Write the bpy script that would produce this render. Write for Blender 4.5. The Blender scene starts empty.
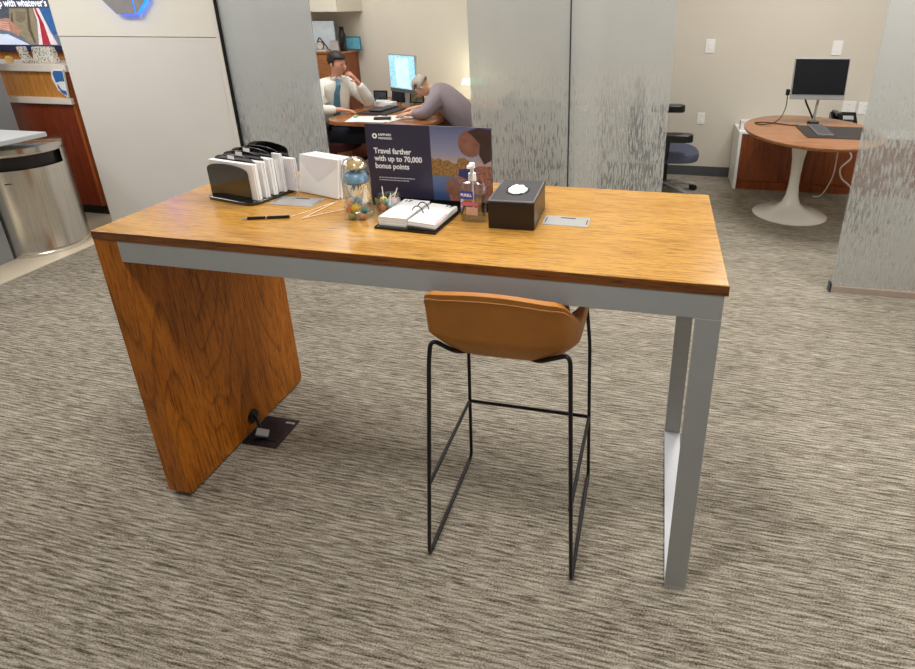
import bpy, bmesh, math, random
from mathutils import Vector, Matrix, Euler
random.seed(7)
PI = math.pi
SC = bpy.context.scene
C = SC.collection

def lin(r, g, b):
    f = lambda v: (v/255/12.92) if v/255 <= 0.04045 else ((v/255+0.055)/1.055)**2.4
    return (f(r), f(g), f(b), 1)

# ------------------------------------------------------------------ camera
F = 586.43
yaw, pitch, roll = 0.2148, 0.3846, -0.0052
cy_, sy_, cp_, sp_ = math.cos(yaw), math.sin(yaw), math.cos(pitch), math.sin(pitch)
fw = Vector((-sy_*cp_, cy_*cp_, -sp_)); rt = Vector((cy_, sy_, 0)); up = rt.cross(fw)
r2 = math.cos(roll)*rt + math.sin(roll)*up
u2 = -math.sin(roll)*rt + math.cos(roll)*up
cam_d = bpy.data.cameras.new('camera'); cam = bpy.data.objects.new('camera', cam_d); C.objects.link(cam)
M = Matrix((( r2.x, u2.x, -fw.x, 1.6838), (r2.y, u2.y, -fw.y, -1.3656), (r2.z, u2.z, -fw.z, 1.7171), (0,0,0,1)))
cam.matrix_world = M
cam_d.sensor_width = 36; cam_d.lens = F/915*36
cam_d.shift_x = (457.5-528.06)/915; cam_d.shift_y = -(334.5-238.92)/915
cam_d.clip_start = 0.02
SC.camera = cam

# ------------------------------------------------------------------ world, lights, exposure
w = bpy.data.worlds.new('world'); SC.world = w; w.use_nodes = True
w.node_tree.nodes['Background'].inputs[0].default_value = (0.9, 0.95, 1, 1)
w.node_tree.nodes['Background'].inputs[1].default_value = 0.3
SC.view_settings.view_transform = 'Standard'; SC.view_settings.look = 'None'
SC.view_settings.gamma = 1; SC.view_settings.use_curve_mapping = False
SC.view_settings.exposure = 0.0
def area(name, loc, sx, sy, power, col=(1, 0.985, 0.96)):
    d = bpy.data.lights.new(name, 'AREA'); d.shape = 'RECTANGLE'; d.size = sx; d.size_y = sy
    d.energy = power; d.color = col
    o = bpy.data.objects.new(name, d); C.objects.link(o); o.location = loc
    return o
CEIL = 2.9
for i, (x, y, sx, sy, p) in enumerate([
    (1.25, -0.60, .28, .28, 34), (-1.6, -0.6, 1.2, 1.2, 10), (3.8, 0.2, 1.2, 1.2, 22), (1.2, -3.4, 1.4, 1.2, 5),
    (-3.2, -2.2, 1.2, 1.2, 12), (-2.2, 1.0, 1.2, .6, 40), (0.9, 1.30, 1.2, .5, 38), (3.6, 1.2, 1.2, .6, 40),
    (-1.0, 3.4, 1.2, 1.0, 42), (2.9, 3.2, 1.2, 1.0, 54), (-3.9, 1.3, 1.0, .6, 28), (4.0, -3.0, 1.2, 1.2, 6)]):
    area('ceiling_lamp', (x, y, CEIL-0.02), sx, sy, p)

# ------------------------------------------------------------------ materials
def newmat(name):
    m = bpy.data.materials.new(name); m.use_nodes = True
    nt = m.node_tree; nt.nodes.clear()
    out = nt.nodes.new('ShaderNodeOutputMaterial'); b = nt.nodes.new('ShaderNodeBsdfPrincipled')
    nt.links.new(b.outputs[0], out.inputs[0])
    return m, nt, b, out
def coords(nt, scale=(1,1,1), rot=(0,0,0)):
    tc = nt.nodes.new('ShaderNodeTexCoord'); mp = nt.nodes.new('ShaderNodeMapping')
    mp.inputs['Scale'].default_value = scale; mp.inputs['Rotation'].default_value = rot
    nt.links.new(tc.outputs['Object'], mp.inputs[0]); return mp.outputs[0]
def noise(nt, vec, scale, detail=3, rough=.5, dist=0):
    n = nt.nodes.new('ShaderNodeTexNoise'); n.inputs['Scale'].default_value = scale
    n.inputs['Detail'].default_value = detail; n.inputs['Roughness'].default_value = rough
    n.inputs['Distortion'].default_value = dist
    nt.links.new(vec, n.inputs['Vector']); return n.outputs[0]
def ramp(nt, fac, stops):
    r = nt.nodes.new('ShaderNodeValToRGB'); e = r.color_ramp.elements
    while len(e) < len(stops): e.new(.5)
    for k, (p, c) in enumerate(stops): e[k].position = p; e[k].color = c
    nt.links.new(fac, r.inputs[0]); return r.outputs[0]
def mixc(nt, fac, a, b, mode='MIX'):
    m = nt.nodes.new('ShaderNodeMix'); m.data_type = 'RGBA'; m.blend_type = mode
    for s, v in ((0, fac), (6, a), (7, b)):
        if hasattr(v, 'links'): nt.links.new(v, m.inputs[s])
        else: m.inputs[s].default_value = v
    return m.outputs[2]
def math_(nt, op, a, b):
    m = nt.nodes.new('ShaderNodeMath'); m.operation = op
    for s, v in ((0, a), (1, b)):
        if hasattr(v, 'links'): nt.links.new(v, m.inputs[s])
        else: m.inputs[s].default_value = v
    return m.outputs[0]
def bump(nt, b, h, strength, dist=.002):
    n = nt.nodes.new('ShaderNodeBump'); n.inputs['Strength'].default_value = strength
    n.inputs['Distance'].default_value = dist
    nt.links.new(h, n.inputs['Height']); nt.links.new(n.outputs[0], b.inputs['Normal'])
def dim(c, k): return (c[0]*k, c[1]*k, c[2]*k, 1)
def mat(name, col, rough=.5, metal=0, var=.06, nscale=12, bmp=0, bscale=200, emit=0, coat=0, spec=.5):
    m, nt, b, out = newmat(name)
    v = coords(nt); n = noise(nt, v, nscale, 3)
    c = ramp(nt, n, [(.3, dim(col, 1-var)), (.7, dim(col, 1+var))])
    nt.links.new(c, b.inputs['Base Color'])
    b.inputs['Roughness'].default_value = rough; b.inputs['Metallic'].default_value = metal
    b.inputs['Specular IOR Level'].default_value = spec
    if coat: b.inputs['Coat Weight'].default_value = coat; b.inputs['Coat Roughness'].default_value = .15
    if emit:
        nt.links.new(c, b.inputs['Emission Color']); b.inputs['Emission Strength'].default_value = emit
    if bmp: bump(nt, b, noise(nt, v, bscale, 3), bmp)
    return m
def wood(name, light, midc, dark, axis='x', rough=.3, fine=1.0, cath=0.0):
    m, nt, b, out = newmat(name)
    b.inputs['Specular IOR Level'].default_value = .25 if cath else .5
    def sc(a, c): return {'x': (a, c, c), 'y': (c, a, c), 'z': (c, c, a)}[axis]
    v1 = coords(nt, sc(.7, 5)); n1 = noise(nt, v1, 3.0, 4, .6, .8)
    base = ramp(nt, n1, [(.25, midc), (.5, light), (.78, dim(light, 1.12))])
    v2 = coords(nt, sc(4*fine, 95*fine)); n2 = noise(nt, v2, 2.2, 6, .68, .5)
    g = ramp(nt, n2, [(.36, (1, 1, 1, 1)), (.50, (0, 0, 0, 1))])
    c = mixc(nt, math_(nt, 'MULTIPLY', g, .80), base, dark)
    v3 = coords(nt, sc(14*fine, 330*fine)); n3 = noise(nt, v3, 2.0, 3, .6)
    g3 = ramp(nt, n3, [(.38, (1, 1, 1, 1)), (.47, (0, 0, 0, 1))])
    c = mixc(nt, math_(nt, 'MULTIPLY', g3, .38), c, dark)
    if cath:
        v4 = coords(nt, sc(.26, 2.2)); n4 = noise(nt, v4, 1.6, 1, .4, .25)
        s = math_(nt, 'FRACT', math_(nt, 'MULTIPLY', n4, 26.0), 0.0)
        g4 = ramp(nt, s, [(0, (0, 0, 0, 1)), (.72, (.1, .1, .1, 1)), (.93, (1, 1, 1, 1)), (1, (0, 0, 0, 1))])
        c = mixc(nt, math_(nt, 'MULTIPLY', g4, cath), c, dark)
    nt.links.new(c, b.inputs['Base Color'])
    b.inputs['Roughness'].default_value = rough
    bump(nt, b, n2, .12, .001)
    return m
def carpet():
    m, nt, b, out = newmat('loop_pile_carpet')
    v0 = coords(nt, (1, 1, 1), (0, 0, .03))
    sp = nt.nodes.new('ShaderNodeSeparateXYZ'); nt.links.new(v0, sp.inputs[0])
    vw = coords(nt, (3.6, 20, 1)); nw = noise(nt, vw, 1.3, 3, .6)
    phs = math_(nt, 'ADD', math_(nt, 'MULTIPLY', sp.outputs[1], 400.0), math_(nt, 'MULTIPLY', nw, 17.0))
    row = math_(nt, 'ADD', math_(nt, 'MULTIPLY', math_(nt, 'SINE', phs, 0.0), .5), .5)
    v1 = coords(nt, (8, 90, 1), (0, 0, .03)); n1 = noise(nt, v1, 1.5, 3, .55, .8)
    v2 = coords(nt, (190, 260, 1)); n2 = noise(nt, v2, 1.0, 2, .7)
    v3 = coords(nt, (1.5, 5, 1)); n3 = noise(nt, v3, 1.3, 2)
    s = math_(nt, 'ADD', math_(nt, 'MULTIPLY', n1, .46), math_(nt, 'MULTIPLY', n2, .54))
    s = math_(nt, 'ADD', s, math_(nt, 'MULTIPLY', math_(nt, 'SUBTRACT', row, .5), .085))
    s = math_(nt, 'ADD', s, math_(nt, 'MULTIPLY', math_(nt, 'SUBTRACT', n3, .5), .08))
    c = ramp(nt, s, [(.34, lin(56, 49, 40)), (.44, lin(112, 104, 91)), (.53, lin(156, 148, 133)), (.66, lin(198, 191, 177))])
    nt.links.new(c, b.inputs['Base Color']); b.inputs['Roughness'].default_value = .95
    b.inputs['Specular IOR Level'].default_value = .1
    bump(nt, b, s, .6, .005)
    return m
def film(name, col, dens=.5, see=.2):
    # glass carrying a white translucent film with fine clear vertical dashes
    m = bpy.data.materials.new(name); m.use_nodes = True; nt = m.node_tree; nt.nodes.clear()
    out = nt.nodes.new('ShaderNodeOutputMaterial')
    v = coords(nt, (120, 0, 13)); n = noise(nt, v, 1.0, 2, .5, .1)
    vb = coords(nt, (2.2, 0, 1.5)); nb = noise(nt, vb, 1.0, 3)
    tc = nt.nodes.new('ShaderNodeTexCoord'); sp = nt.nodes.new('ShaderNodeSeparateXYZ'); nt.links.new(tc.outputs['Object'], sp.inputs[0])
    low = ramp(nt, math_(nt, 'MULTIPLY', sp.outputs[2], .5), [(.50, (1, 1, 1, 1)), (.72, (0, 0, 0, 1))])
    t = math_(nt, 'ADD', n, math_(nt, 'MULTIPLY', math_(nt, 'SUBTRACT', nb, .5), .55))
    t = math_(nt, 'ADD', t, math_(nt, 'MULTIPLY', low, .12))
    mask = ramp(nt, t, [(.66-dens*.12, (0, 0, 0, 1)), (.72-dens*.12, (1, 1, 1, 1))])
    d = nt.nodes.new('ShaderNodeBsdfDiffuse'); tr = nt.nodes.new('ShaderNodeBsdfTranslucent')
    vc = coords(nt, (14, 0, .9)); nc = noise(nt, vc, 1.0, 2)
    cc = ramp(nt, nc, [(.3, dim(col, .975)), (.7, dim(col, 1.025))])
    nt.links.new(cc, d.inputs[0]); tr.inputs[0].default_value = (.82, .84, .83, 1)
    m1 = nt.nodes.new('ShaderNodeMixShader'); m1.inputs[0].default_value = .45
    nt.links.new(d.outputs[0], m1.inputs[1]); nt.links.new(tr.outputs[0], m1.inputs[2])
    tp = nt.nodes.new('ShaderNodeBsdfTransparent'); tp.inputs[0].default_value = (.93, .95, .94, 1)
    m2 = nt.nodes.new('ShaderNodeMixShader')
    f = math_(nt, 'ADD', math_(nt, 'MULTIPLY', math_(nt, 'MULTIPLY', mask, low), .42), see)
    nt.links.new(f, m2.inputs[0]); nt.links.new(m1.outputs[0], m2.inputs[1]); nt.links.new(tp.outputs[0], m2.inputs[2])
    gl = nt.nodes.new('ShaderNodeBsdfGlossy'); gl.inputs['Roughness'].default_value = .12
    m3 = nt.nodes.new('ShaderNodeMixShader'); m3.inputs[0].default_value = .05
    nt.links.new(m2.outputs[0], m3.inputs[1]); nt.links.new(gl.outputs[0], m3.inputs[2])
    nt.links.new(m3.outputs[0], out.inputs[0])
    return m
def clear(name, col=(1, 1, 1, 1), alpha=.2, rough=.03):
    m = bpy.data.materials.new(name); m.use_nodes = True; nt = m.node_tree; nt.nodes.clear()
    out = nt.nodes.new('ShaderNodeOutputMaterial')
    tp = nt.nodes.new('ShaderNodeBsdfTransparent'); tp.inputs[0].default_value = col
    gl = nt.nodes.new('ShaderNodeBsdfGlossy'); gl.inputs['Roughness'].default_value = rough
    lw = nt.nodes.new('ShaderNodeLayerWeight'); lw.inputs[0].default_value = .45
    v = coords(nt); n = noise(nt, v, 30, 2)
    f = math_(nt, 'ADD', math_(nt, 'MULTIPLY', lw.outputs[1], .55), math_(nt, 'MULTIPLY', n, alpha))
    mx = nt.nodes.new('ShaderNodeMixShader'); nt.links.new(f, mx.inputs[0])
    nt.links.new(tp.outputs[0], mx.inputs[1]); nt.links.new(gl.outputs[0], mx.inputs[2])
    nt.links.new(mx.outputs[0], out.inputs[0]); return m
def brushed(name, col, rough=.32, axis='z'):
    m, nt, b, out = newmat(name)
    s = {'z': (60, 60, 1.0), 'x': (1, 60, 60)}[axis]
    v = coords(nt, s); n = noise(nt, v, 3, 4)
    nt.links.new(ramp(nt, n, [(.3, dim(col, .82)), (.7, dim(col, 1.1))]), b.inputs['Base Color'])
    b.inputs['Metallic'].default_value = 1; b.inputs['Roughness'].default_value = rough
    b.inputs['Anisotropic'].default_value = .5
    return m

WOOD_L, WOOD_M, WOOD_D = lin(196, 146, 68), lin(174, 122, 48), lin(92, 54, 18)
M_TOP = wood('oak_tabletop', WOOD_L, WOOD_M, WOOD_D, 'x', .26)
M_SLAB = wood('oak_side_panel', lin(188, 110, 28), lin(156, 86, 16), lin(60, 26, 4), 'z', .42, 1.0, .42)
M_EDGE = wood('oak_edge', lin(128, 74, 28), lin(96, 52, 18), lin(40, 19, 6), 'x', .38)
M_GREY = mat('grey_powder_coat', lin(166, 169, 171), .45, .15, .02)
M_BAR = mat('satin_grey_bar', lin(190, 192, 196), .35, .3, .02)
M_LEATHER = mat('tan_leather', lin(178, 114, 40), .5, 0, .12, 9, .25, 260)
M_STITCH = mat('stitch_thread', lin(226, 170, 110), .8)
M_BLACK = mat('black_metal', lin(24, 22, 26), .35, .4)
M_BPLAST = mat('black_plastic', lin(20, 20, 22), .22)
M_BGLOSS = mat('glossy_black_acrylic', lin(16, 14, 15), .06, 0, .02, coat=1)
M_BROWNLEATHER = mat('dark_brown_leather', lin(28, 18, 20), .32, 0, .1, 20, .2, 300)
M_TAUPE = mat('grey_leather_lid', lin(60, 57, 60), .45, 0, .06, 20, .15, 300)
M_WHITE = mat('white_paper', lin(236, 235, 234), .75, 0, .015)
M_WHITE2 = mat('off_white_paper', lin(222, 218, 220), .8, 0, .02)
M_INK = mat('dark_ink', lin(40, 36, 40), .7)
M_RED = mat('red_print', lin(200, 40, 50), .6)
M_STEEL = brushed('brushed_steel', lin(226, 222, 214), .22)
M_STEEL2 = mat('polished_steel', lin(215, 213, 208), .18, 1, .03)
M_PLATE = mat('satin_metal_plate', lin(190, 190, 188), .4, .6, .03)
M_WALL = mat('beige_painted_wall', lin(212, 205, 192), .85, 0, .012, 3, .05, 300)
M_WALLW = mat('warm_white_panel', lin(212, 208, 203), .8, 0, .012, 3, .05, 300)
M_WALLG = mat('gloss_white_panel', lin(222, 218, 208), .2, 0, .01, 3)
M_CEIL = mat('ceiling_white', lin(225, 223, 218), .9, 0, .01)
M_BASEB = mat('charcoal_baseboard', lin(78, 80, 84), .5)
M_CHERRY = wood('cherry_veneer', lin(140, 70, 28), lin(116, 52, 18), lin(78, 30, 10), 'z', .35, .5)
M_CHERRYX = wood('cherry_desk_top', lin(172, 112, 66), lin(156, 96, 52), lin(112, 62, 30), 'x', .22, .5)
M_REDWOOD = wood('red_brown_counter', lin(136, 54, 20), lin(116, 42, 14), lin(88, 28, 8), 'z', .4, .4)
M_OAKC = wood('light_oak_fascia', lin(204, 142, 66), lin(190, 126, 54), lin(160, 100, 40), 'z', .4, .4)
M_STONE = mat('white_stone', lin(232, 224, 212), .3, 0, .03, 18)
M_TILE = mat('cream_tile', lin(222, 208, 184), .35, 0, .07, 4)
M_TOE = mat('toe_kick', lin(34, 26, 28), .6)
M_GPANEL = mat('grey_laminate', lin(140, 142, 146), .5, 0, .02)
M_GTOP = mat('pale_grey_top', lin(190, 194, 194), .4, 0, .02)
M_TULIP = mat('white_enamel', lin(232, 230, 222), .22, 0, .01, coat=.5)
M_SCREEN_OFF = mat('dark_screen', lin(7, 7, 16), .12, 0, .05)
M_ALU = mat('silver_aluminium', lin(176, 178, 182), .35, .6, .02)
M_FABG = mat('blue_grey_fabric', lin(78, 82, 104), .9, 0, .1, 40, .3, 400)
M_MESHB = mat('black_fabric', lin(22, 21, 26), .85, 0, .1, 40, .3, 400)
M_PAD = mat('dark_desk_pad', lin(48, 44, 44), .55, 0, .05)
M_KEYS = mat('keyboard_grey', lin(92, 92, 96), .5)
M_SKIN = mat('skin', lin(214, 158, 132), .55, 0, .05, 8)
M_SKIN2 = mat('fair_skin', lin(214, 168, 140), .55, 0, .05, 8)
M_SHIRT = mat('white_shirt', lin(232, 230, 222), .8, 0, .03, 14, .4, 25)
M_SHIRT2 = mat('mauve_grey_shirt', lin(150, 138, 146), .85, 0, .06, 14, .4, 25)
M_TROUSER = mat('navy_trousers', lin(20, 22, 38), .85, 0, .1, 20)
M_HAIR = mat('dark_hair', lin(38, 26, 24), .6, 0, .2, 60, .6, 90)
M_HAIR2 = mat('grey_hair', lin(178, 168, 158), .6, 0, .15, 60, .6, 90)
M_EYE = mat('eye_dark', lin(30, 24, 22), .3)
M_LIP = mat('lip', lin(170, 96, 86), .5)
M_GLASSEDGE = mat('dark_glass_joint', lin(40, 50, 54), .3)
M_RAIL = mat('bronze_grey_rail', lin(176, 160, 148), .4, .3, .03)
M_FILM = film('frosted_streak_film', lin(182, 180, 177), .5, .34)
M_FILM2 = film('frosted_grey_film', lin(172, 174, 176), .4, .22)
M_CLEAR = clear('clear_plastic', (.96, .97, .98, 1), .22)
M_GLASS = clear('clear_glass', (.93, .97, .96, 1), .3)
M_GEL = clear('clear_gel', (.90, .93, .95, 1), .12)
M_NAVY = mat('sign_navy_print', lin(50, 46, 66), .35, 0, .03, 2)
M_BLUEGLOW = mat('blue_light', lin(30, 90, 255), .5, emit=6)
M_LOGOGREY = mat('logo_grey_face', lin(150, 148, 150), .35, .2)
M_OUTLET = mat('white_outlet_plate', lin(240, 240, 238), .4, 0, .01)
M_CORD = mat('white_cord', lin(225, 220, 212), .5)
M_BCORD = mat('black_cord', lin(24, 24, 26), .5)

# ------------------------------------------------------------------ mesh helpers
class MB:
    def __init__(s): s.bm = bmesh.new(); s.mi = 0
    def _new(s, n0):
        s.bm.faces.ensure_lookup_table()
        for f in s.bm.faces[n0:]: f.material_index = s.mi
    def box(s, c, size, rot=None):
        n0 = len(s.bm.faces)
        r = bmesh.ops.create_cube(s.bm, size=1)
        m = Matrix.Translation(Vector(c)) @ (rot.to_matrix().to_4x4() if rot else Matrix()) @ Matrix.Diagonal((size[0], size[1], size[2], 1))
        bmesh.ops.transform(s.bm, matrix=m, verts=r['verts']); s._new(n0); return s
    def b6(s, x0, x1, y0, y1, z0, z1):
        return s.box(((x0+x1)/2, (y0+y1)/2, (z0+z1)/2), (x1-x0, y1-y0, z1-z0))
    def cyl(s, p0, p1, r0, r1=None, seg=20):
        r1 = r0 if r1 is None else r1
        n0 = len(s.bm.faces); p0, p1 = Vector(p0), Vector(p1); d = p1-p0
        r = bmesh.ops.create_cone(s.bm, cap_ends=True, segments=seg, radius1=r0, radius2=r1, depth=d.length)
        m = Matrix.Translation((p0+p1)/2) @ d.to_track_quat('Z', 'Y').to_matrix().to_4x4()
        bmesh.ops.transform(s.bm, matrix=m, verts=r['verts']); s._new(n0); return s
    def ball(s, c, r, sc=(1, 1, 1), seg=16, rot=None):
        n0 = len(s.bm.faces)
        q = bmesh.ops.create_uvsphere(s.bm, u_segments=seg, v_segments=max(6, seg*2//3), radius=r)
        m = Matrix.Translation(Vector(c)) @ (rot.to_matrix().to_4x4() if rot else Matrix()) @ Matrix.Diagonal((*sc, 1))
        bmesh.ops.transform(s.bm, matrix=m, verts=q['verts']); s._new(n0); return s
    def rings(s, rings, caps=True, closed=True):
        n0 = len(s.bm.faces)
        vs = [[s.bm.verts.new(p) for p in r] for r in rings]
        n = len(vs[0])
        for a, b in zip(vs, vs[1:]):
            for i in range(n if closed else n-1):
                j = (i+1) % n
                s.bm.faces.new((a[i], a[j], b[j], b[i]))
        if caps:
            s.bm.faces.new(list(reversed(vs[0]))); s.bm.faces.new(vs[-1])
        s._new(n0); return s
    def lathe(s, prof, c=(0, 0, 0), seg=32, sx=1, sy=1, caps=True):
        return s.rings([[(c[0]+sx*r*math.cos(2*PI*k/seg), c[1]+sy*r*math.sin(2*PI*k/seg), c[2]+z) for k in range(seg)] for r, z in prof], caps)
    def tube(s, pts, r, seg=10, closed=False, taper=None):
        pts = [Vector(p) for p in pts]; n = len(pts); R_ = []; prev = None
        for i, p in enumerate(pts):
            a = pts[(i-1) % n] if (closed or i) else p
            b = pts[(i+1) % n] if (closed or i < n-1) else p
            t = (b-a).normalized()
            if prev is None:
                prev = t.orthogonal().normalized()
            prev = (prev - t*prev.dot(t)).normalized(); q = t.cross(prev)
            rr = r*(taper[i] if taper else 1)
            R_.append([tuple(p + rr*(math.cos(2*PI*k/seg)*prev + math.sin(2*PI*k/seg)*q)) for k in range(seg)])
        if closed: R_.append(R_[0])
        return s.rings(R_, not closed)
    def prism(s, poly, lo, hi, axis='z'):
        f = {'z': lambda p, h: (p[0], p[1], h), 'y': lambda p, h: (p[0], h, p[1]), 'x': lambda p, h: (h, p[0], p[1])}[axis]
        return s.rings([[f(p, lo) for p in poly], [f(p, hi) for p in poly]])
    def build(s, name, m, parent=None, bev=0, smooth=False, seg=2, weld=False):
        bmesh.ops.recalc_face_normals(s.bm, faces=s.bm.faces)
        me = bpy.data.meshes.new(name); s.bm.to_mesh(me); s.bm.free()
        for mm in (m if isinstance(m, (list, tuple)) else [m]): me.materials.append(mm)
        o = bpy.data.objects.new(name, me); C.objects.link(o)
        if parent: o.parent = parent
        if smooth:
            for p in me.polygons: p.use_smooth = True
            try: me.set_sharp_from_angle(angle=math.radians(40))
            except Exception: pass
        if bev:
            b = o.modifiers.new('bevel', 'BEVEL'); b.width = bev; b.segments = seg; b.limit_method = 'ANGLE'
        return o
def tag(o, label=None, cat=None, group=None, kind=None):
    if label: o['label'] = label
    if cat: o['category'] = cat
    if group: o['group'] = group
    if kind: o['kind'] = kind
    return o
def thing(name, label, cat, loc=(0, 0, 0), rz=0, group=None):
    o = bpy.data.objects.new(name, None); o.empty_display_size = .05; C.objects.link(o)
    o.location = loc; o.rotation_euler = (0, 0, rz)
    return tag(o, label, cat, group)
def struct(o): o['kind'] = 'structure'; return o
def dup(root, loc, rz=None, label=None, group=None):
    r = root.copy(); C.objects.link(r); r.location = loc
    if rz is not None: r.rotation_euler = (0, 0, rz)
    if label: r['label'] = label
    if group: r['group'] = group
    for ch in list(root.children):
        c = ch.copy(); C.objects.link(c); c.parent = r
        for g in ch.children:
            d = g.copy(); C.objects.link(d); d.parent = c
    return r
def text(s, size, loc, parent, name, m, rot=(PI/2, 0, 0), bold=0.0, sx=1, ext=.0004, align='LEFT'):
    cu = bpy.data.curves.new(name, 'FONT'); cu.body = s; cu.size = size; cu.offset = bold; cu.extrude = ext
    cu.align_x = align; cu.resolution_u = 3
    t = bpy.data.objects.new(name, cu); C.objects.link(t)
    dg = bpy.context.evaluated_depsgraph_get()
    me = bpy.data.meshes.new_from_object(t.evaluated_get(dg)); bpy.data.objects.remove(t); bpy.data.curves.remove(cu)
    me.transform(Matrix.Translation(Vector(loc)) @ Euler(rot).to_matrix().to_4x4() @ Matrix.Diagonal((sx, 1, 1, 1)))
    me.materials.clear(); me.materials.append(m)
    o = bpy.data.objects.new(name, me); C.objects.link(o)
    if parent: o.parent = parent
    return o
def rrect(x0, x1, y0, y1, r, n=5):
    P_ = []
    for cx, cy, a0 in ((x1-r, y1-r, 0), (x0+r, y1-r, 90), (x0+r, y0+r, 180), (x1-r, y0+r, 270)):
        for k in range(n+1):
            a = math.radians(a0+90*k/n); P_.append((cx+r*math.cos(a), cy+r*math.sin(a)))
    return P_
def fillet(pts, r, n=5):
    pts = [Vector(p) for p in pts]; out = [pts[0]]
    for a, b, c in zip(pts, pts[1:], pts[2:]):
        d1 = (a-b).normalized(); d2 = (c-b).normalized(); rr = min(r, (a-b).length*.45, (c-b).length*.45)
        p, q = b+d1*rr, b+d2*rr
        for k in range(n+1):
            t = k/n; out.append((1-t)**2*p + 2*t*(1-t)*b + t*t*q)
    out.append(pts[-1]); return out
def spline(pts, n=8):
    pts = [Vector(p) for p in pts]; P_ = [2*pts[0]-pts[1]]+pts+[2*pts[-1]-pts[-2]]; out = []
    for i in range(1, len(P_)-2):
        a, b, c, d = P_[i-1:i+3]
        for k in range(n):
            t = k/n
            out.append(.5*((2*b)+(c-a)*t+(2*a-5*b+4*c-d)*t*t+(3*b-a-3*c+d)*t**3))
    out.append(pts[-1]); return out
def skin(name, verts, edges, radii, m, parent, sub=2, root=0):
    me = bpy.data.meshes.new(name); me.from_pydata([tuple(v) for v in verts], edges, [])
    me.materials.append(m)
    o = bpy.data.objects.new(name, me); C.objects.link(o); o.parent = parent
    md = o.modifiers.new('skin', 'SKIN'); md.use_smooth_shade = True
    sv = me.skin_vertices[0].data
    for i, r in enumerate(radii):
        sv[i].radius = (r, r) if not isinstance(r, tuple) else r
        sv[i].use_root = (i == root)
    ss = o.modifiers.new('subsurf', 'SUBSURF'); ss.levels = sub; ss.render_levels = sub
    return o

# ------------------------------------------------------------------ the room
XL, XR, YF, YB = -5.6, 5.2, -5.0, 4.9
struct(MB().b6(XL-.1, XR+.1, YF-.1, YB+.1, -.1, 0).build('floor', carpet()))
struct(MB().b6(XL-.1, XR+.1, YF-.1, YB+.1, CEIL, CEIL+.1).build('ceiling', M_CEIL))
struct(MB().b6(XL-.1, XR+.1, YB, YB+.1, 0, CEIL).build('wall_back', M_WALL))
struct(MB().b6(XL-.1, XL, YF, YB, 0, CEIL).build('wall_left', M_WALLW))
struct(MB().b6(XR, XR+.1, YF, YB, 0, CEIL).build('wall_right', M_WALL))
struct(MB().b6(XL-.1, XR+.1, YF-.1, YF, 0, CEIL).build('wall_front', M_WALLW))
# cream tile walkway beside the carpet at left
struct(MB().b6(XL, -2.46, -5, 2.3, 0, .006).build('trim_1', M_TILE))
struct(MB().b6(XL, -2.57, 2.3, 2.6, 0, .006).build('trim_2', M_TILE))
# wide white partition wall (lower matt part, upper gloss part)
struct(MB().b6(-2.585, -1.275, 2.3, 2.42, 0, 1.500).build('wall_partition', M_WALLW, bev=.002))
struct(MB().b6(-2.585, -1.275, 2.295, 2.42, 1.503, CEIL).build('wall_partition_upper', M_WALLG, bev=.002))
# wall between the two offices
struct(MB().b6(1.10, 1.18, 2.36, YB, 0, CEIL).build('wall_divider', M_WALL))
struct(MB().b6(1.18, XR, YB-.012, YB, 0, .10).build('baseboard_back', M_BASEB))
struct(MB().b6(-2.5, 1.10, YB-.012, YB, 0, .10).build('baseboard_left', M_BASEB))
struct(MB().b6(-2.62, -2.5, 2.42, YB, 0, CEIL).build('wall_office_side', M_WALL))
# aluminium post and glass front
struct(MB().b6(-1.275, -1.235, 2.29, 2.38, 0, CEIL).build('trim_3', M_WALLG, bev=.002))
struct(MB().b6(-1.235, -1.222, 2.28, 2.39, 0, CEIL).build('trim_4', M_BLACK, bev=.002))
def pane(n, x0, x1, m):
    g = struct(MB().b6(x0, x1, 2.300, 2.312, .042, CEIL).build('window_%d' % n, m))
    r = MB().b6(x0, x1, 2.285, 2.327, 0, .042).build('bottom_rail', M_RAIL, bev=.002); r.parent = g
    return g
pane(1, -1.222, -.55, M_FILM2); pane(2, .512, 1.146, M_FILM); pane(3, 1.154, 1.755, M_FILM); g4 = pane(4, 2.845, 4.6, M_FILM)
MB().b6(1.146, 1.154, 2.299, 2.313, .042, CEIL).build('joint_strip', M_GLASSEDGE, bpy.data.objects['window_3'])
MB().b6(2.838, 2.848, 2.283, 2.329, 0, .06).build('end_clip', M_GLASSEDGE, g4)
# beige overhead cabinet/soffit in the left office
struct(MB().b6(-2.5, -1.50, 4.35, YB, 1.63, CEIL).build('trim_5', M_WALL, bev=.004))

# ------------------------------------------------------------------ standing table
H, W, D, TT = 1.067, 1.8915, .747, .028
desk = thing('standing_table', 'tall oak veneer standing table with slab side and grey metal leg, in the foreground', 'table')
MB().b6(0, W, 0, D, H-TT, H).build('tabletop', [M_TOP], desk, bev=.0015)
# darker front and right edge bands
MB().b6(.001, W+.0012, -.0012, .002, H-TT, H-.0015).build('edge_band', M_EDGE, desk)
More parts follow.
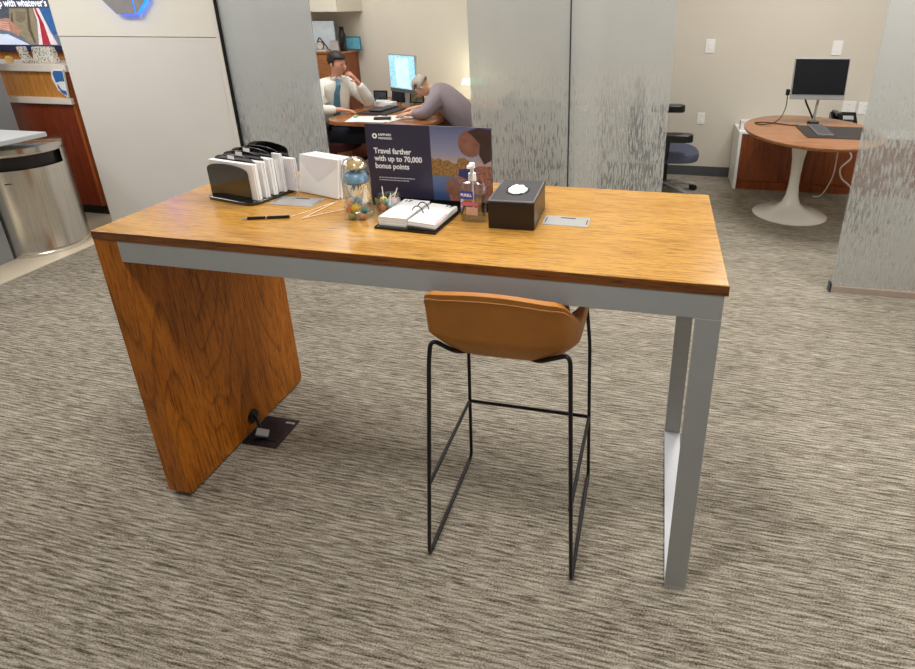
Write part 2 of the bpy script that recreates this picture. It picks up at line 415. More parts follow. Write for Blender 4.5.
# side panel with clipped lower corners
e = .012; c = .012
MB().prism([(0, H-TT), (0, e+c*1.3), (c*.7, e), (D-c, e), (D, e+c), (D, H-TT)], 0, .088, 'x').build('side_panel', M_SLAB, desk, bev=.0012)
for (x, y) in ((.06, .03), (.06, D-.04)):
    MB().cyl((x, y, 0), (x, y, .014), .014).build('levelling_foot', M_BPLAST, desk)
MB().b6(.088, W-.008, .000, .025, H-TT-.070, H-TT).build('front_beam', M_GREY, desk, bev=.001)
MB().b6(.088, W-.008, D-.026, D-.001, H-TT-.070, H-TT).build('rear_beam', M_GREY, desk, bev=.001)
lx0, lx1 = W-.008-.063, W-.008
MB().b6(lx0, lx1, -.0005, .016, .010, H-TT-.070).build('leg', M_GREY, desk, bev=.001)
MB().b6(lx0, lx1, D-.017, D-.0005, .010, H-TT-.070).build('leg', M_GREY, desk, bev=.001)
MB().b6(lx0, lx1, .0, D, 0, .010).build('foot_bar', M_BAR, desk, bev=.001)
MB().b6(lx0, lx1, .025, D-.026, H-TT-.03, H-TT).build('side_beam', M_GREY, desk, bev=.001)
# black cable grommet on the side panel
g = MB(); g.cyl((.0885, .385, .075), (.093, .385, .075), .030, seg=28); g.build('cable_grommet', M_BPLAST, desk, smooth=True)
MB().cyl((.0925, .385, .075), (.0945, .385, .075), .021, seg=24).build('grommet_hole', M_TOE, desk)
def cover(x0, x1, y0, y1, lab):
    o = MB().prism(rrect(x0, x1, y0, y1, .003), H, H+.0015).build('cable_cover', M_PLATE, desk); o['label'] = lab
    MB().b6(x0+.35*(x1-x0), x0+.68*(x1-x0), y1-.018, y1-.011, H+.0015, H+.002).build('slot', M_INK, o)
    for xx in (x0+.006, x1-.009):
        MB().b6(xx, xx+.003, y0+.02, y1-.02, H+.0015, H+.0019).build('groove', M_INK, o)
cover(.385, .553, .338, .43, 'brushed metal cable cover by the brochures')
cover(1.357, 1.503, .332, .415, 'brushed metal cable cover by the tissue box')

# floor box and power cord
fb = thing('floor_box', 'dark metal floor outlet box let into the carpet by the side panel', 'floor outlet', (.165, .388, 0))
MB().prism(rrect(-.08, .08, -.09, .088, .004), 0, .004).build('cover_plate', mat('dark_bronze_plate', lin(46, 38, 46), .45, .3, .2, 25), fb)
MB().b6(-.05, .06, -.055, .06, .004, .0065).build('lid', mat('dark_lid', lin(32, 26, 32), .5, .2, .15, 25), fb, bev=.001)
MB().b6(.03, .07, .055, .065, .004, .008).build('latch', M_PLATE, fb)
pc = thing('power_cord', 'black power cord with a grey plug running from table panel to floor box', 'cord', (.15, .37, 0))
MB().tube([v-Vector((.15, .37, 0)) for v in spline([(.093, .385, .078), (.112, .378, .072), (.128, .366, .052), (.138, .352, .034)])], .007).build('cable', M_BCORD, pc, smooth=True)
MB().box((.005, -.026, .030), (.052, .036, .012), Euler((.2, .45, .5))).build('plug', M_GREY, pc, bev=.003)
MB().box((.0, -.030, .016), (.055, .03, .016), Euler((.0, .2, .5))).build('plug_body', M_BPLAST, pc, bev=.003)

# ------------------------------------------------------------------ bar stool
st = thing('bar_stool', 'tan leather low-back bar stool with thin black sled legs at the table', 'stool', (1.292, .19, 0))
ox, oy = 1.292, .19
fx, fy0, fy1 = .238, -.240, .230
def sled(s):
    b = MB(); x = s*fx; ln = .055 if s < 0 else .018
    pts = fillet([(s*.07, fy0+.09, .772), (s*.12, fy0+.05, .782), (x-s*(ln+.004), fy0+.012, .842), (x-s*ln, fy0-.002, .78), (x, fy0, .006), (x, fy1, .006), (x-s*.014, fy1-.004, .60), (x-s*.03, fy1-.03, .800), (s*.13, fy1-.10, .785)], .03, 5)
    b.tube(pts, .0065, 10)
    b.build('sled_leg', M_BLACK, st, smooth=True)
sled(-1); sled(1)
fr = MB(); fr.tube(fillet([(-fx+.020, fy0+.002, .312), (-fx+.006, fy1-.006, .285), (fx-.006, fy1-.006, .285), (fx-.010, fy0+.002, .305)], .012, 4), .0065)
fr.build('footrest', M_BLACK, st, smooth=True)
MB().tube([(-.13, fy1-.10, .782), (.13, fy1-.10, .782)], .006).build('under_seat_brace', M_BLACK, st, smooth=True)
SHX = .010
def shell_pt(u, v, off=0):
    a = -PI/2 + u*PI*.5*1.30
    au = abs(u)
    t = min(1, max(0, (au-.34)/.16)); back = 1-(t*t*(3-2*t))
    rx, ry = .224, .222
    rad = min(1, v*1.55)**.9
    hgt = max(0, (v-.5)/.5)
    sq = 1/(abs(math.cos(a))**6+abs(math.sin(a))**6)**(1/6)
    x = (rx-off)*rad*sq*math.cos(a)*(1-.005*hgt)
    y = (ry-off)*rad*sq*math.sin(a) - .040*hgt*back
    xx = min(1, abs(x)/rx)
    zb = .768 + .040*xx**3*rad
    rim_z = .900 + .110*back - .022*xx**2*back - .03*max(0, au-.55)
    z = zb + (rim_z-zb)*hgt**1.0 + off*(1-hgt*.6)
    return Vector((x+SHX, y, z))
NU, NV = 60, 22
def shell_rows(off): return [[shell_pt(-1+2*i/NU, .04+.96*j/NV, off) for i in range(NU+1)] for j in range(NV+1)]
b = MB(); out_, in_ = shell_rows(0), shell_rows(.013)
vo = [[b.bm.verts.new(p) for p in r] for r in out_]; vi = [[b.bm.verts.new(p) for p in r] for r in in_]
for j in range(NV):
    for i in range(NU):
        b.bm.faces.new((vo[j][i], vo[j][i+1], vo[j+1][i+1], vo[j+1][i])); b.bm.faces.new((vi[j][i], vi[j+1][i], vi[j+1][i+1], vi[j][i+1]))
for i in range(NU):
    b.bm.faces.new((vo[NV][i], vo[NV][i+1], vi[NV][i+1], vi[NV][i])); b.bm.faces.new((vo[0][i], vi[0][i], vi[0][i+1], vo[0][i+1]))
for j in range(NV):
    b.bm.faces.new((vo[j][0], vo[j+1][0], vi[j+1][0], vi[j][0])); b.bm.faces.new((vo[j][NU], vi[j][NU], vi[j+1][NU], vo[j+1][NU]))
sh = b.build('seat_shell', M_LEATHER, st, smooth=True, bev=.003, seg=3)
# seat cushion
b = MB(); b.lathe([(.01, .0), (.15, .0), (.170, .012), (.168, .03), (.13, .038), (.01, .04)], (SHX, .012, .797), 32, 1, 1.05)
b.build('seat_cushion', M_LEATHER, st, smooth=True)
# stitching line round the rim
b = MB()
for i in range(0, 150):
    u0 = -.93+1.86*i/150; u1 = u0+.0075
    p = shell_pt(u0, .965, -.0012); q = shell_pt(u1, .965, -.0012)
    b.tube([p, q], .0011, 5)
b.build('rim_stitching', M_STITCH, st)

# ------------------------------------------------------------------ things on the table
# brochure holder
ha = -.22
bh = thing('brochure_holder', 'glossy black tiered brochure holder with arched dividers, at left end of table', 'brochure holder', (.268, .440, H), ha)
b = MB(); b.prism(rrect(-.122, .116, -.122, .105, .04), 0, .012); b.build('base', M_BGLOSS, bh, bev=.002, smooth=True)
def arch(y, w, h, m, name, par, x0=-.105, t=.004):
    P_ = [(x0, .012), (x0+w, .012)]
    for k in range(0, 15):
        a = PI*k/14; P_.append((x0+w/2+w/2*math.cos(a), h-.028+.028*math.sin(a)**.8))
    b = MB(); b.prism(P_, y, y+t, 'y'); return b.build(name, m, par)
ys = [-.095, -.060, -.026, .008, .042, .080]
for i, y in enumerate(ys):
    arch(y, .198, .132+(.020 if i else 0)+.006*min(i, 3) + (.008 if i == 5 else 0), M_BGLOSS, 'divider', bh, x0=-.112+.003*i)
for i in (1, 2, 3):
    MB().box((-.020, ys[i]-.0016, .142+.006*i), (.030, .0025, .012)).build('label_tab', M_WHITE, bh)
labs = ['white brochures in the front slot of the black holder', 'white brochures in the second slot of the black holder',
        'white brochures in the third slot of the black holder', 'slim white leaflets in the fourth slot of the black holder',
        'tall narrow white leaflet standing out of the black holder', 'grey-white brochures sticking out at the rear right of the black holder']
Rz = Matrix.Rotation(ha, 4, 'Z')
for k, (yy, x0, x1, h, th, dz) in enumerate([(-.0890, -.104, .112, .126, .022, 0), (-.054, -.095, .116, .128, .018, 0), (-.020, -.088, .112, .132, .018, 0),
                              (.014, -.08, .104, .120, .010, 0), (.0265, .078, .118, .140, .0115, 0), (.049, .03, .146, .120, .022, 0)]):
    b = MB(); n = 4
    for q in range(n):
        t = th/n; dx = random.uniform(-.004, .004)
        b.box(((x0+x1)/2+dx, yy+t*(q+.5), .0135+h/2-.0), (x1-x0, t*.86, h-random.uniform(0, .004)))
    o = b.build('brochure_stack', M_WHITE if k != 5 else M_WHITE2)
    o.matrix_world = Matrix.Translation((.268, .440, H)) @ Rz
    tag(o, labs[k], 'brochures', 'brochures in the black holder')

# envelopes
ea = -.30
envl = ['white envelope with pointed flap, frontmost of the standing bundle', 'second white envelope in the standing bundle',
        'third white envelope in the standing bundle', 'white envelope near the back of the standing bundle', 'rearmost white envelope of the standing bundle']
for k in range(5):
    e_ = thing('envelope', envl[k], 'envelope', Vector((.510, .462, H)) + Matrix.Rotation(ea, 3, 'Z') @ Vector((.004*k, .0125*k, 0)), ea, 'envelopes standing in a bundle')
    b = MB(); tiltm = Matrix.Rotation(-.16, 4, 'X')
    b.box((0, 0, .0715), (.196, .0085, .140))
    bmesh.ops.transform(b.bm, matrix=tiltm, verts=b.bm.verts)
    b.build('paper', M_WHITE if k != 2 else M_WHITE2, e_, bev=.002)
    b = MB()
    b.prism([(-.096, .140), (-.096, .118), (.0, .052), (.096, .118), (.096, .140)], -.0052, -.0043, 'y')
    bmesh.ops.transform(b.bm, matrix=tiltm, verts=b.bm.verts)
    b.build('flap', M_WHITE2, e_)

# glass jar with jellyfish ornament dome and candy bowl
jar = thing('glass_jar', 'tall clear domed glass jar of lollipops with a blue jellyfish ornament inside', 'glass jar', (.762, .285, H))
prof = [(.038, .0), (.046, .006), (.048, .03), (.044, .07), (.045, .11), (.046, .145), (.041, .172), (.028, .192), (.010, .200)]
b = MB(); b.lathe(prof, seg=32); b.build('glass_body', M_GLASS, jar, smooth=True)
b = MB(); b.lathe([(.002, .158), (.018, .156), (.033, .146), (.0395, .130), (.040, .122), (.034, .116), (.02, .119), (.002, .12)], seg=28); b.build('jellyfish_bell', mat('jellyfish_blue', lin(130, 172, 206), .25, 0, .25, 60), jar, smooth=True)
for k in range(7):
    a = 2*PI*k/7; r = .018
    MB().tube(spline([(r*math.cos(a), r*math.sin(a), .128), (r*.7*math.cos(a+.4), r*.7*math.sin(a+.4), .112), (r*.9*math.cos(a), r*.9*math.sin(a), .094)], 4), .002, 6).build('tentacle', mat('tentacle_blue', lin(84, 110, 160), .4) if k == 0 else bpy.data.materials['tentacle_blue'], jar, smooth=True)
amber = mat('amber_glass_liner', lin(196, 160, 104), .3, 0, .25, 70)
b = MB(); b.lathe([(.038, .168), (.034, .176), (.024, .186), (.006, .193)], seg=24, caps=False); b.build('amber_top', amber, jar, smooth=True)
bowl = thing('glass_bowl', 'low clear glass bowl of wrapped candy right of the domed jar', 'glass bowl', (.845, .325, H))
b = MB(); b.lathe([(.030, .0), (.036, .004), (.040, .03), (.043, .066), (.0405, .066), (.037, .03), (.032, .008), (.001, .007)], seg=28); b.build('glass_body', M_GLASS, bowl, smooth=True)
ccol = {'red': (206, 62, 66), 'yellow': (236, 204, 40), 'teal': (40, 128, 122), 'green': (96, 150, 96), 'white': (232, 226, 220), 'pink': (226, 150, 150), 'blue': (120, 168, 196), 'orange': (222, 140, 70)}
CM = {k: mat('candy_'+k, lin(*v), .35, 0, .12, 90) for k, v in ccol.items()}
def lolly(p, d, col, lab, grp, L=.055, r=.0135):
    t = thing('lollipop', lab, 'lollipop', p, 0, grp)
    MB().ball((0, 0, 0), r, (1, .8, .9), 12).build('candy', CM[col], t, smooth=True)
    d = Vector(d).normalized(); MB().cyl(d*r*.7, d*L, .0016, seg=8).build('stick', M_WHITE, t, smooth=True)
J = Vector((.762, .285, H))
jl = [((-.022, -.024, .030), (-.5, -.1, 1), 'red', 'red', 'low at the left of'), ((.002, -.032, .040), (.5, -.05, 1), 'yellow', 'bright yellow', 'at the front of'),
      ((.025, -.018, .030), (-.2, .3, 1), 'teal', 'teal', 'low at the right of'), ((-.015, -.010, .058), (-.5, .1, 1), 'white', 'white', 'with upright stick, in the middle of'),
      ((.010, -.020, .064), (.45, -.2, 1), 'blue', 'pale blue', 'high in'), ((-.012, -.030, .012), (.3, .3, .6), 'green', 'green', 'at the bottom of'),
      ((.020, -.020, .012), (-.6, .3, .4), 'pink', 'pink', 'at the bottom right of'), ((-.028, .002, .016), (.2, .4, 1), 'orange', 'orange', 'at the back left of'),
      ((.006, .012, .045), (.1, .2, 1), 'white', 'plain white', 'at the back of'), ((-.024, -.010, .045), (-.1, 0, 1), 'pink', 'pale pink', 'at the upper left of')]
for p, d, c_, cn, wh in jl: lolly(J+Vector(p), d, c_, '%s wrapped lollipop %s the domed jar' % (cn, wh), 'lollipops in the domed jar')
B_ = Vector((.845, .325, H))
for p, d, c_, cn, wh in [((-.012, -.018, .024), (.1, .1, 1), 'red', 'red', 'low at the front left of'), ((.014, -.018, .024), (.0, .2, 1), 'teal', 'dark teal', 'at the front of'),
      ((.0, .012, .024), (.1, .1, 1), 'white', 'white', 'at the back of'), ((-.006, -.010, .046), (.9, -.1, .75), 'teal', 'teal', 'with its stick out of the right of'),
      ((.016, .006, .046), (.3, .3, 1), 'pink', 'pink', 'high at the right of'), ((-.018, .008, .046), (-.2, .3, 1), 'yellow', 'yellow', 'high at the left of')]:
    lolly(B_+Vector(p), d, c_, '%s wrapped lollipop %s the low glass bowl' % (cn, wh), 'lollipops in the low glass bowl', .06 if 'stick out' in wh else .045)

# stirrers
for k, (p, q, lab) in enumerate([((.541, .235), (.606, .394), 'thin wooden stir stick on table, leftmost of the three'), ((.588, .222), (.612, .405), 'thin wooden stir stick on table, middle one of the three'),
                                 ((.590, .226), (.690, .345), 'thin wooden stir stick on table ending by the jar, rightmost of the three')]):
    p, q = Vector((*p, H+.0014+.0004*k)), Vector((*q, H+.0014+.0016*k)); d = q-p
    b = MB(); b.box((p+q)/2, (d.length, .0032, .0022), Euler((0, 0, math.atan2(d.y, d.x))))
    tag(b.build('stir_stick', mat('pale_stick', lin(232, 206, 176), .7) if k == 0 else bpy.data.materials['pale_stick']), lab, 'stir stick', 'stir sticks on the table')
# pen
p, q = Vector((.402, .177, H+.0052)), Vector((.543, .226, H+.0052)); d = (q-p).normalized()
pen = thing('ballpoint_pen', 'black ballpoint pen lying on the table in front of the brochure holder', 'pen', p)
MB().cyl(d*.018, d*.149, .0048, .0048, 14).build('barrel', M_BPLAST, pen, smooth=True)
MB().cyl(Vector((0, 0, 0)), d*.018, .0010, .0045, 14).build('tip', M_PLATE, pen, smooth=True)
MB().cyl(d*.075, d*.079, .0052, .0052, 14).build('band', M_PLATE, pen, smooth=True)
MB().box(d*.12+Vector((0, 0, .0055)), (.045, .0022, .0014), Euler((0, 0, math.atan2(d.y, d.x)))).build('clip', M_PLATE, pen)

# desk calendar
cal = thing('desk_calendar', 'flip desk calendar with white pages on a black base showing 17', 'calendar', (.965, .284, H), -.06)
b = MB(); b.prism([(-.103, 0), (.103, 0), (.103, .008), (-.103, .008)], -.10, .11, 'y'); b.build('base', M_BPLAST, cal, bev=.002)
b = MB(); b.prism([(.008, .008), (.100, .008), (.100, .012), (.008, .017)], -.095, .105, 'y'); b.build('riser', M_BPLAST, cal, bev=.001)
b = MB()
for k in range(7): b.box((-.0475+random.uniform(-.001, .001), .006+random.uniform(-.001, .001), .0105+k*.004), (.092, .178, .0036))
b.build('left_page_stack', M_WHITE, cal)
b = MB()
for k in range(4): b.box((.051+random.uniform(-.001, .001), .004+random.uniform(-.001, .001), .0150+k*.0040), (.09, .178, .0038), Euler((0, .05, 0)))
b.build('right_page_stack', M_WHITE, cal)
for yy in (.035, -.005):
    MB().tube([(.002+.020*math.cos(a), yy, .026+.026*math.sin(a)) for a in [PI*k/10 for k in range(11)]], .0018, 8).build('ring', M_BLACK, cal, smooth=True)
text('17', .022, (-.085, .070, .0368), cal, 'page_number', M_INK, (0, 0, 0), .0003, 1.3)
text('17', .022, (.060, .072, .0303), cal, 'page_number', M_INK, (0, .05, 0), .0003, 1.3)
for k in range(5):
    MB().box((-.048, .045-.025*k, .0366), (.075, .0007, .0002)).build('ruled_line', M_WHITE2, cal)
MB().box((.093, -.03, .0276), (.0018, .09, .0006), Euler((0, .05, 0))).build('margin_mark', M_RED, cal)

# sign
SX0, SX1, SZ0, SZ1, SY = .729, 1.170, H+.012, 1.342, .44
sw, shh = SX1-SX0, SZ1-SZ0
sign = thing('tabletop_sign', 'dark navy tabletop sign reading Travel farther with a sunset photo half', 'sign', (SX0, SY, H))
MB().b6(0, sw, .0, .006, .010, SZ1-H).build('board', M_NAVY, sign, bev=.0008)
MB().b6(-.002, sw+.004, -.038, .055, 0, .010).build('base', M_BPLAST, sign, bev=.002)
MB().b6(-.002, sw+.002, -.004, -.001, .010, .022).build('clear_lip', M_BPLAST, sign)
white = mat('white_print', lin(238, 236, 236), .5, 0, .01)
zt = SZ1-H
for i, s in enumerate(('Travel farther', 'with up to 70,000', 'bonus points')):
    text(s, .0265, (.026, -.0006, zt-.100-.026*i), sign, 'headline', white, (PI/2, 0, 0), .0006, .90)
text('SAPPHIRE', .0115, (.047, -.0006, zt-.040), sign, 'logo_wordmark', white, (PI/2, 0, 0), .0001, .98)
text('PREFERRED', .0100, (.047, -.0006, zt-.0515), sign, 'logo_wordmark', white, (PI/2, 0, 0), .0001, .98)
# ring emblem in four pieces
oc = [(math.cos(PI/8+PI/4*k), math.sin(PI/8+PI/4*k)) for k in range(8)]
def octa(cx, cz, R_, y0, y1, gap=.06, inner=None):
    s = math.sin(PI/8); cc = math.cos(PI/8); pieces = []
    base = [(-cc, -s), (-s, -cc), (s-gap*.4, -cc), (s-gap*.4, -s)]
    for k in range(4):
        a = PI/2*k; pieces.append([(cx+R_*(x*math.cos(a)-z*math.sin(a)), cz+R_*(x*math.sin(a)+z*math.cos(a))) for x, z in base])
    return pieces
b = MB()
for P_ in octa(.034, zt-.041, .0095, 0, 0): b.prism(P_, -.0009, -.0001, 'y')
b.build('logo_emblem', white, sign)
b = MB()
for j, L in enumerate(((.13, 3), (.10, 3))):
    x = .036
    while x < .036+L[0]:
        wd = random.uniform(.006, .014); b.b6(x, x+wd, -.0007, -.0001, zt-.186-.0085*j, zt-.1830-.0085*j); x += wd+.0022
b.build('fine_print', mat('grey_print', lin(190, 188, 196), .6), sign)
# photo half
px0 = sw*.525
def pw(u, v): return (px0+u*(sw-px0-.001), .012+v*(zt-.013))
def poly(pts, m, name, d): 
    b = MB(); b.prism([pw(*p) for p in pts], -.0003-d*.00025, -.0001, 'y'); return b.build(name, m, sign)
mm, nt, bs, _ = newmat('sunset_sky_print')
tc = nt.nodes.new('ShaderNodeTexCoord'); sp = nt.nodes.new('ShaderNodeSeparateXYZ'); nt.links.new(tc.outputs['Object'], sp.inputs[0])
nt.links.new(ramp(nt, math_(nt, 'MULTIPLY', sp.outputs[2], 3.6), [(.0, lin(52, 72, 118)), (.40, lin(84, 104, 140)), (.52, lin(176, 150, 136)), (.68, lin(134, 134, 156)), (1, lin(86, 92, 128))]), bs.inputs['Base Color'])
bs.inputs['Roughness'].default_value = .35
poly([(0, 0), (1, 0), (1, 1), (0, 1)], mm, 'photo_print', 0)
gold = mat('golden_trees_print', lin(138, 100, 50), .5, 0, .5, 120); shirtp = mat('patterned_shirt_print', lin(150, 96, 78), .5, 0, .55, 110)
skinp = mat('brown_skin_print', lin(128, 84, 68), .5, 0, .2, 40); darkp = mat('dark_hair_print', lin(60, 38, 34), .5, 0, .2, 30); navyp = mat('navy_card_print', lin(40, 48, 96), .5, 0, .2, 60)
poly([(0, .36), (0, .60), (.06, .57), (.12, .60), (.20, .56), (.28, .58), (.34, .54), (.42, .53), (.45, .60), (.55, .62), (.66, .56), (.7, .40), (.5, .34), (.25, .36)], gold, 'photo_trees', 1)
poly([(.30, 0), (.26, .10), (.34, .22), (.44, .30), (.40, .40), (.52, .50), (.68, .46), (.78, .52), (1, .52), (1, 0)], shirtp, 'photo_shirt', 2)
poly([(.50+.20*math.cos(a)+.16, .80+.17*math.sin(a)) for a in [2*PI*k/18 for k in range(18)]], skinp, 'photo_face', 3)
poly([(.62, .95), (.80, 1.0), (1, .98), (1, .60), (.88, .54), (.80, .66), (.82, .80), (.70, .90)], darkp, 'photo_hair', 4)
poly([(.22, .16), (.24, .30), (.36, .34), (.44, .28), (.58, .24), (.52, .12), (.36, .10)], skinp, 'photo_hand', 4)
poly([(.44, .38), (.46, .46), (.70, .50), (.76, .40), (.58, .34)], navyp, 'photo_sunglasses', 5)

# sanitizer
sb = thing('hand_sanitizer_bottle', 'clear pump bottle of hand sanitizer standing in front of the sign', 'bottle', (1.139, .322, H))
b = MB()
R_ = []
for z, k in ((0, .9), (.006, 1), (.112, 1), (.128, .86), (.134, .36)):
    R_.append([(x*k, y*k, z) for x, y in rrect(-.040, .040, -.020, .020, .014, 5)])
b.rings(R_); b.build('bottle_body', M_CLEAR, sb, smooth=True)
b = MB(); b.rings([[(x*k, y*k, z) for x, y in rrect(-.037, .037, -.017, .017, .012, 5)] for z, k in ((.004, .9), (.008, 1), (.084, 1))]); b.build('gel', M_GEL, sb, smooth=True)
MB().cyl((0, 0, .02), (0, 0, .134), .003).build('dip_tube', M_WHITE2, sb)
b = MB(); b.cyl((0, 0, .134), (0, 0, .158), .0125, .012, 18); b.cyl((0, 0, .158), (0, 0, .176), .006, seg=12); b.cyl((0, 0, .174), (0, 0, .190), .010, .009, 16); b.box((0, -.018, .184), (.012, .034, .009)); b.build('pump', mat('white_plastic', lin(240, 240, 242), .35), sb, bev=.001, smooth=True)
MB().b6(-.036, .006, -.0212, -.0204, .078, .104).build('brand_label', mat('blue_label', lin(58, 62, 150), .4), sb)
text('PURELL', .0125, (-.034, -.0214, .087), sb, 'label_text', white, (PI/2, 0, 0), .0004, .88)
MB().b6(-.034, .022, -.0212, -.0204, .056, .068).build('red_label', mat('red_label', lin(206, 96, 112), .4), sb)
MB().b6(-.018, .020, -.0212, -.0204, .026, .052).build('info_label', mat('peach_label', lin(204, 160, 140), .5), sb)

# tissue box
tb = thing('tissue_box', 'dark leather tissue box with an oval opening and pale stitching', 'tissue box', (1.27, .381, H), .04)
b = MB(); b.b6(-.072, .072, -.114, .114, 0, .084); b.build('box_body', M_BROWNLEATHER, tb, bev=.003)
b = MB(); b.b6(-.0735, .0735, -.1155, .1155, .084, .092); b.build('lid', M_TAUPE, tb, bev=.003)
b = MB(); b.tube([(.036*math.cos(a), .052*math.sin(a), .0925) for a in [2*PI*k/36 for k in range(36)]], .0028, 8, closed=True); b.build('opening_rim', M_BPLAST, tb, smooth=True)
b = MB(); b.lathe([(.034, .0), (.034, .0006)], (0, 0, .0924), 32, 1, 1.45); b.build('opening', mat('opening_dark', lin(40, 36, 36), .7), tb)
b = MB()
ring = []
for j, (rr, z) in enumerate([(.033, .0925), (.030, .096), (.022, .101), (.012, .098), (.004, .102)]):
    ring.append([(rr*math.cos(2*PI*k/24)*.95, 1.42*rr*math.sin(2*PI*k/24)*.95, z+.003*math.sin(k*1.3+j*1.9)) for k in range(24)])
b.rings(ring); b.build('tissue', M_WHITE, tb, smooth=True)
ps = mat('pale_stitch', lin(190, 186, 180), .7)
for sx in (-1, 1):
    b = MB()
    for k in range(36):
        y = -.108+.216*k/36; b.b6(sx*.0690-.0006, sx*.0690+.0006, y, y+.0035, .0918, .0926)
    b.build('side_stitching', ps, tb)
b = MB()
for k in range(22):
    x = -.066+.132*k/22; b.b6(x, x+.0035, -.1116, -.1104, .0918, .0926)
b.build('front_stitching', ps, tb)

# ------------------------------------------------------------------ left side of hall
ko = thing('service_pedestal', 'grey laminate pedestal with overhanging pale top beside the steel bin', 'pedestal', (-3.1, 1.4, 0))
MB().b6(-.35, .33, -.5, .235, .006, .84).build('body', M_GPANEL, ko, bev=.003)
MB().b6(-.35, .60, -.5, .53, .853, .885).build('top', M_GTOP, ko, bev=.003)
struct(MB().b6(-3.62, -3.36, 1.9, 2.4, .006, 1.9).build('wall_column', M_GPANEL, bev=.003))
bn = thing('waste_bin', 'round stainless steel waste bin with a dark open slot, beside the grey pedestal', 'bin', (-2.83, 1.93, .006))
R0 = .288
b = MB(); seg = 48
zs = [0, .03, .035, .55, .56, .60, .64, .68, .70, .76]
def inslot(a, z):  # facing camera, slot cut
    return .60 < z < .70 and -1.35 < a < 1.0
rows = []
bm = b.bm
zl = [0, .02, .024, .045, .05, .30, .640, .735, .745, .75]
rl = [R0+.004, R0+.004, R0, R0, R0-.002, R0-.002, R0-.002, R0-.002, R0-.002, R0+.002]
vs = [[bm.verts.new((r*math.cos(2*PI*k/seg), r*math.sin(2*PI*k/seg), z)) for k in range(seg)] for z, r in zip(zl, rl)]
for j in range(len(zl)-1):
    for k in range(seg):
        am = (2*PI*(k+.5)/seg+PI) % (2*PI)-PI
        if zl[j] >= .63 and zl[j+1] <= .736 and -1.25 < am < .45: continue
        bm.faces.new((vs[j][k], vs[j][(k+1) % seg], vs[j+1][(k+1) % seg], vs[j+1][k]))
bm.faces.new(list(reversed(vs[0])))
b.build('shell', M_STEEL, bn, smooth=True)
b = MB(); b.lathe([(R0+.004, .75), (R0+.004, .785), (R0-.004, .790), (.01, .790)], seg=48); b.build('rim_lid', M_STEEL2, bn, smooth=True)
b = MB(); b.lathe([(R0-.03, .45), (R0-.03, .745)], seg=32); b.build('inner_liner', mat('bin_dark', lin(52, 50, 52), .3, .6), bn, smooth=True)
b = MB(); b.b6(-.02, .02, -R0-.001, -R0+.003, .55, .556)
bmesh.ops.rotate(b.bm, cent=(0, 0, 0), matrix=Matrix.Rotation(.6, 3, 'Z'), verts=b.bm.verts); b.build('maker_plate', M_INK, bn)

# service counter
ct = thing('service_counter', 'red-brown wooden service counter with two white ledges behind the bin', 'counter', (-4.0, 2.55, 0))
def cx(a): return a+4.0
MB().b6(-1.4, cx(-2.90)-.03, 0, .7, .10, .965).build('front_panel', M_REDWOOD, ct)
MB().b6(cx(-2.93), cx(-2.905), -.004, .7, .10, 1.25).build('end_panel', wood('end_strip', lin(176, 94, 40), lin(160, 80, 30), lin(120, 56, 18), 'z', .4, .4), ct)
MB().b6(-1.4, cx(-2.92), .05, .65, .006, .10).build('toe_kick', M_TOE, ct)
MB().b6(-1.4, cx(-2.905), -.03, .7, .967, 1.014).build('lower_ledge', M_STONE, ct, bev=.003)
MB().b6(-1.4, cx(-2.93), .02, .7, 1.014, 1.218).build('fascia', M_OAKC, ct)
MB().b6(-1.4, cx(-2.89), -.01, .35, 1.218, 1.272).build('upper_ledge', M_STONE, ct, bev=.003)
# leaflet on counter end
lf = thing('leaflet_rack', 'blue and white leaflets with curved edge hanging on the counter front', 'leaflet', (-2.985, 2.53, 1.02))
b = MB(); b.prism([(.075, 0), (.10, .22), (.01, .225), (-.02, .20), (-.03, .15), (0, .06)], -.02, -.005, 'y'); b.build('white_card', M_WHITE, lf)
blu = mat('leaflet_blue', lin(52, 104, 170), .4, 0, .08)
b = MB(); b.prism([(.045, .13), (.085, .13), (.093, .21), (.01, .21), (-.008, .19), (0, .12)], -.022, -.020, 'y')
b.prism([(.030, .04), (.073, .02), (.076, .055), (.035, .065), (.01, .11), (.005, .085)], -.022, -.020, 'y'); b.build('blue_print', blu, lf)
# tape-dispenser shaped cup caddy with spots
cd = thing('spotted_caddy', 'white desk caddy with black spots standing on the upper ledge', 'caddy', (-3.30, 2.66, 1.272))
mm_, nt, bs, _ = newmat('white_black_spots'); vo_ = nt.nodes.new('ShaderNodeTexVoronoi'); vo_.inputs['Scale'].default_value = 75
nt.links.new(coords(nt), vo_.inputs[0]); nt.links.new(ramp(nt, vo_.outputs[0], [(.30, lin(40, 40, 40)), (.38, lin(236, 232, 224))]), bs.inputs['Base Color']); bs.inputs['Roughness'].default_value = .4
b = MB(); b.prism([(-.17, .125), (-.145, 0), (.19, 0), (.165, .125), (-.015, .125), (-.022, .040), (-.050, .026), (-.085, .026), (-.105, .045), (-.118, .125)], 0, .05, 'y'); b.build('body', mm_, cd, bev=.006)
cn = thing('small_candle', 'small yellow candle on the upper ledge left of the spotted caddy', 'candle', (-3.60, 2.68, 1.272))
b = MB(); b.lathe([(.026, 0), (.03, .01), (.028, .035), (.012, .05), (.002, .052)], seg=16); b.build('wax', mat('yellow_wax', lin(236, 200, 120), .5), cn, smooth=True)
MB().cyl((0, 0, .052), (0, 0, .062), .0015, seg=6).build('wick', M_INK, cn)
bb = tag(MB().b6(-4.8, -2.96, 3.255, 3.265, .70, 1.30).build('back_board', M_OAKC), 'oak board behind the upper ledge under the television', 'board')
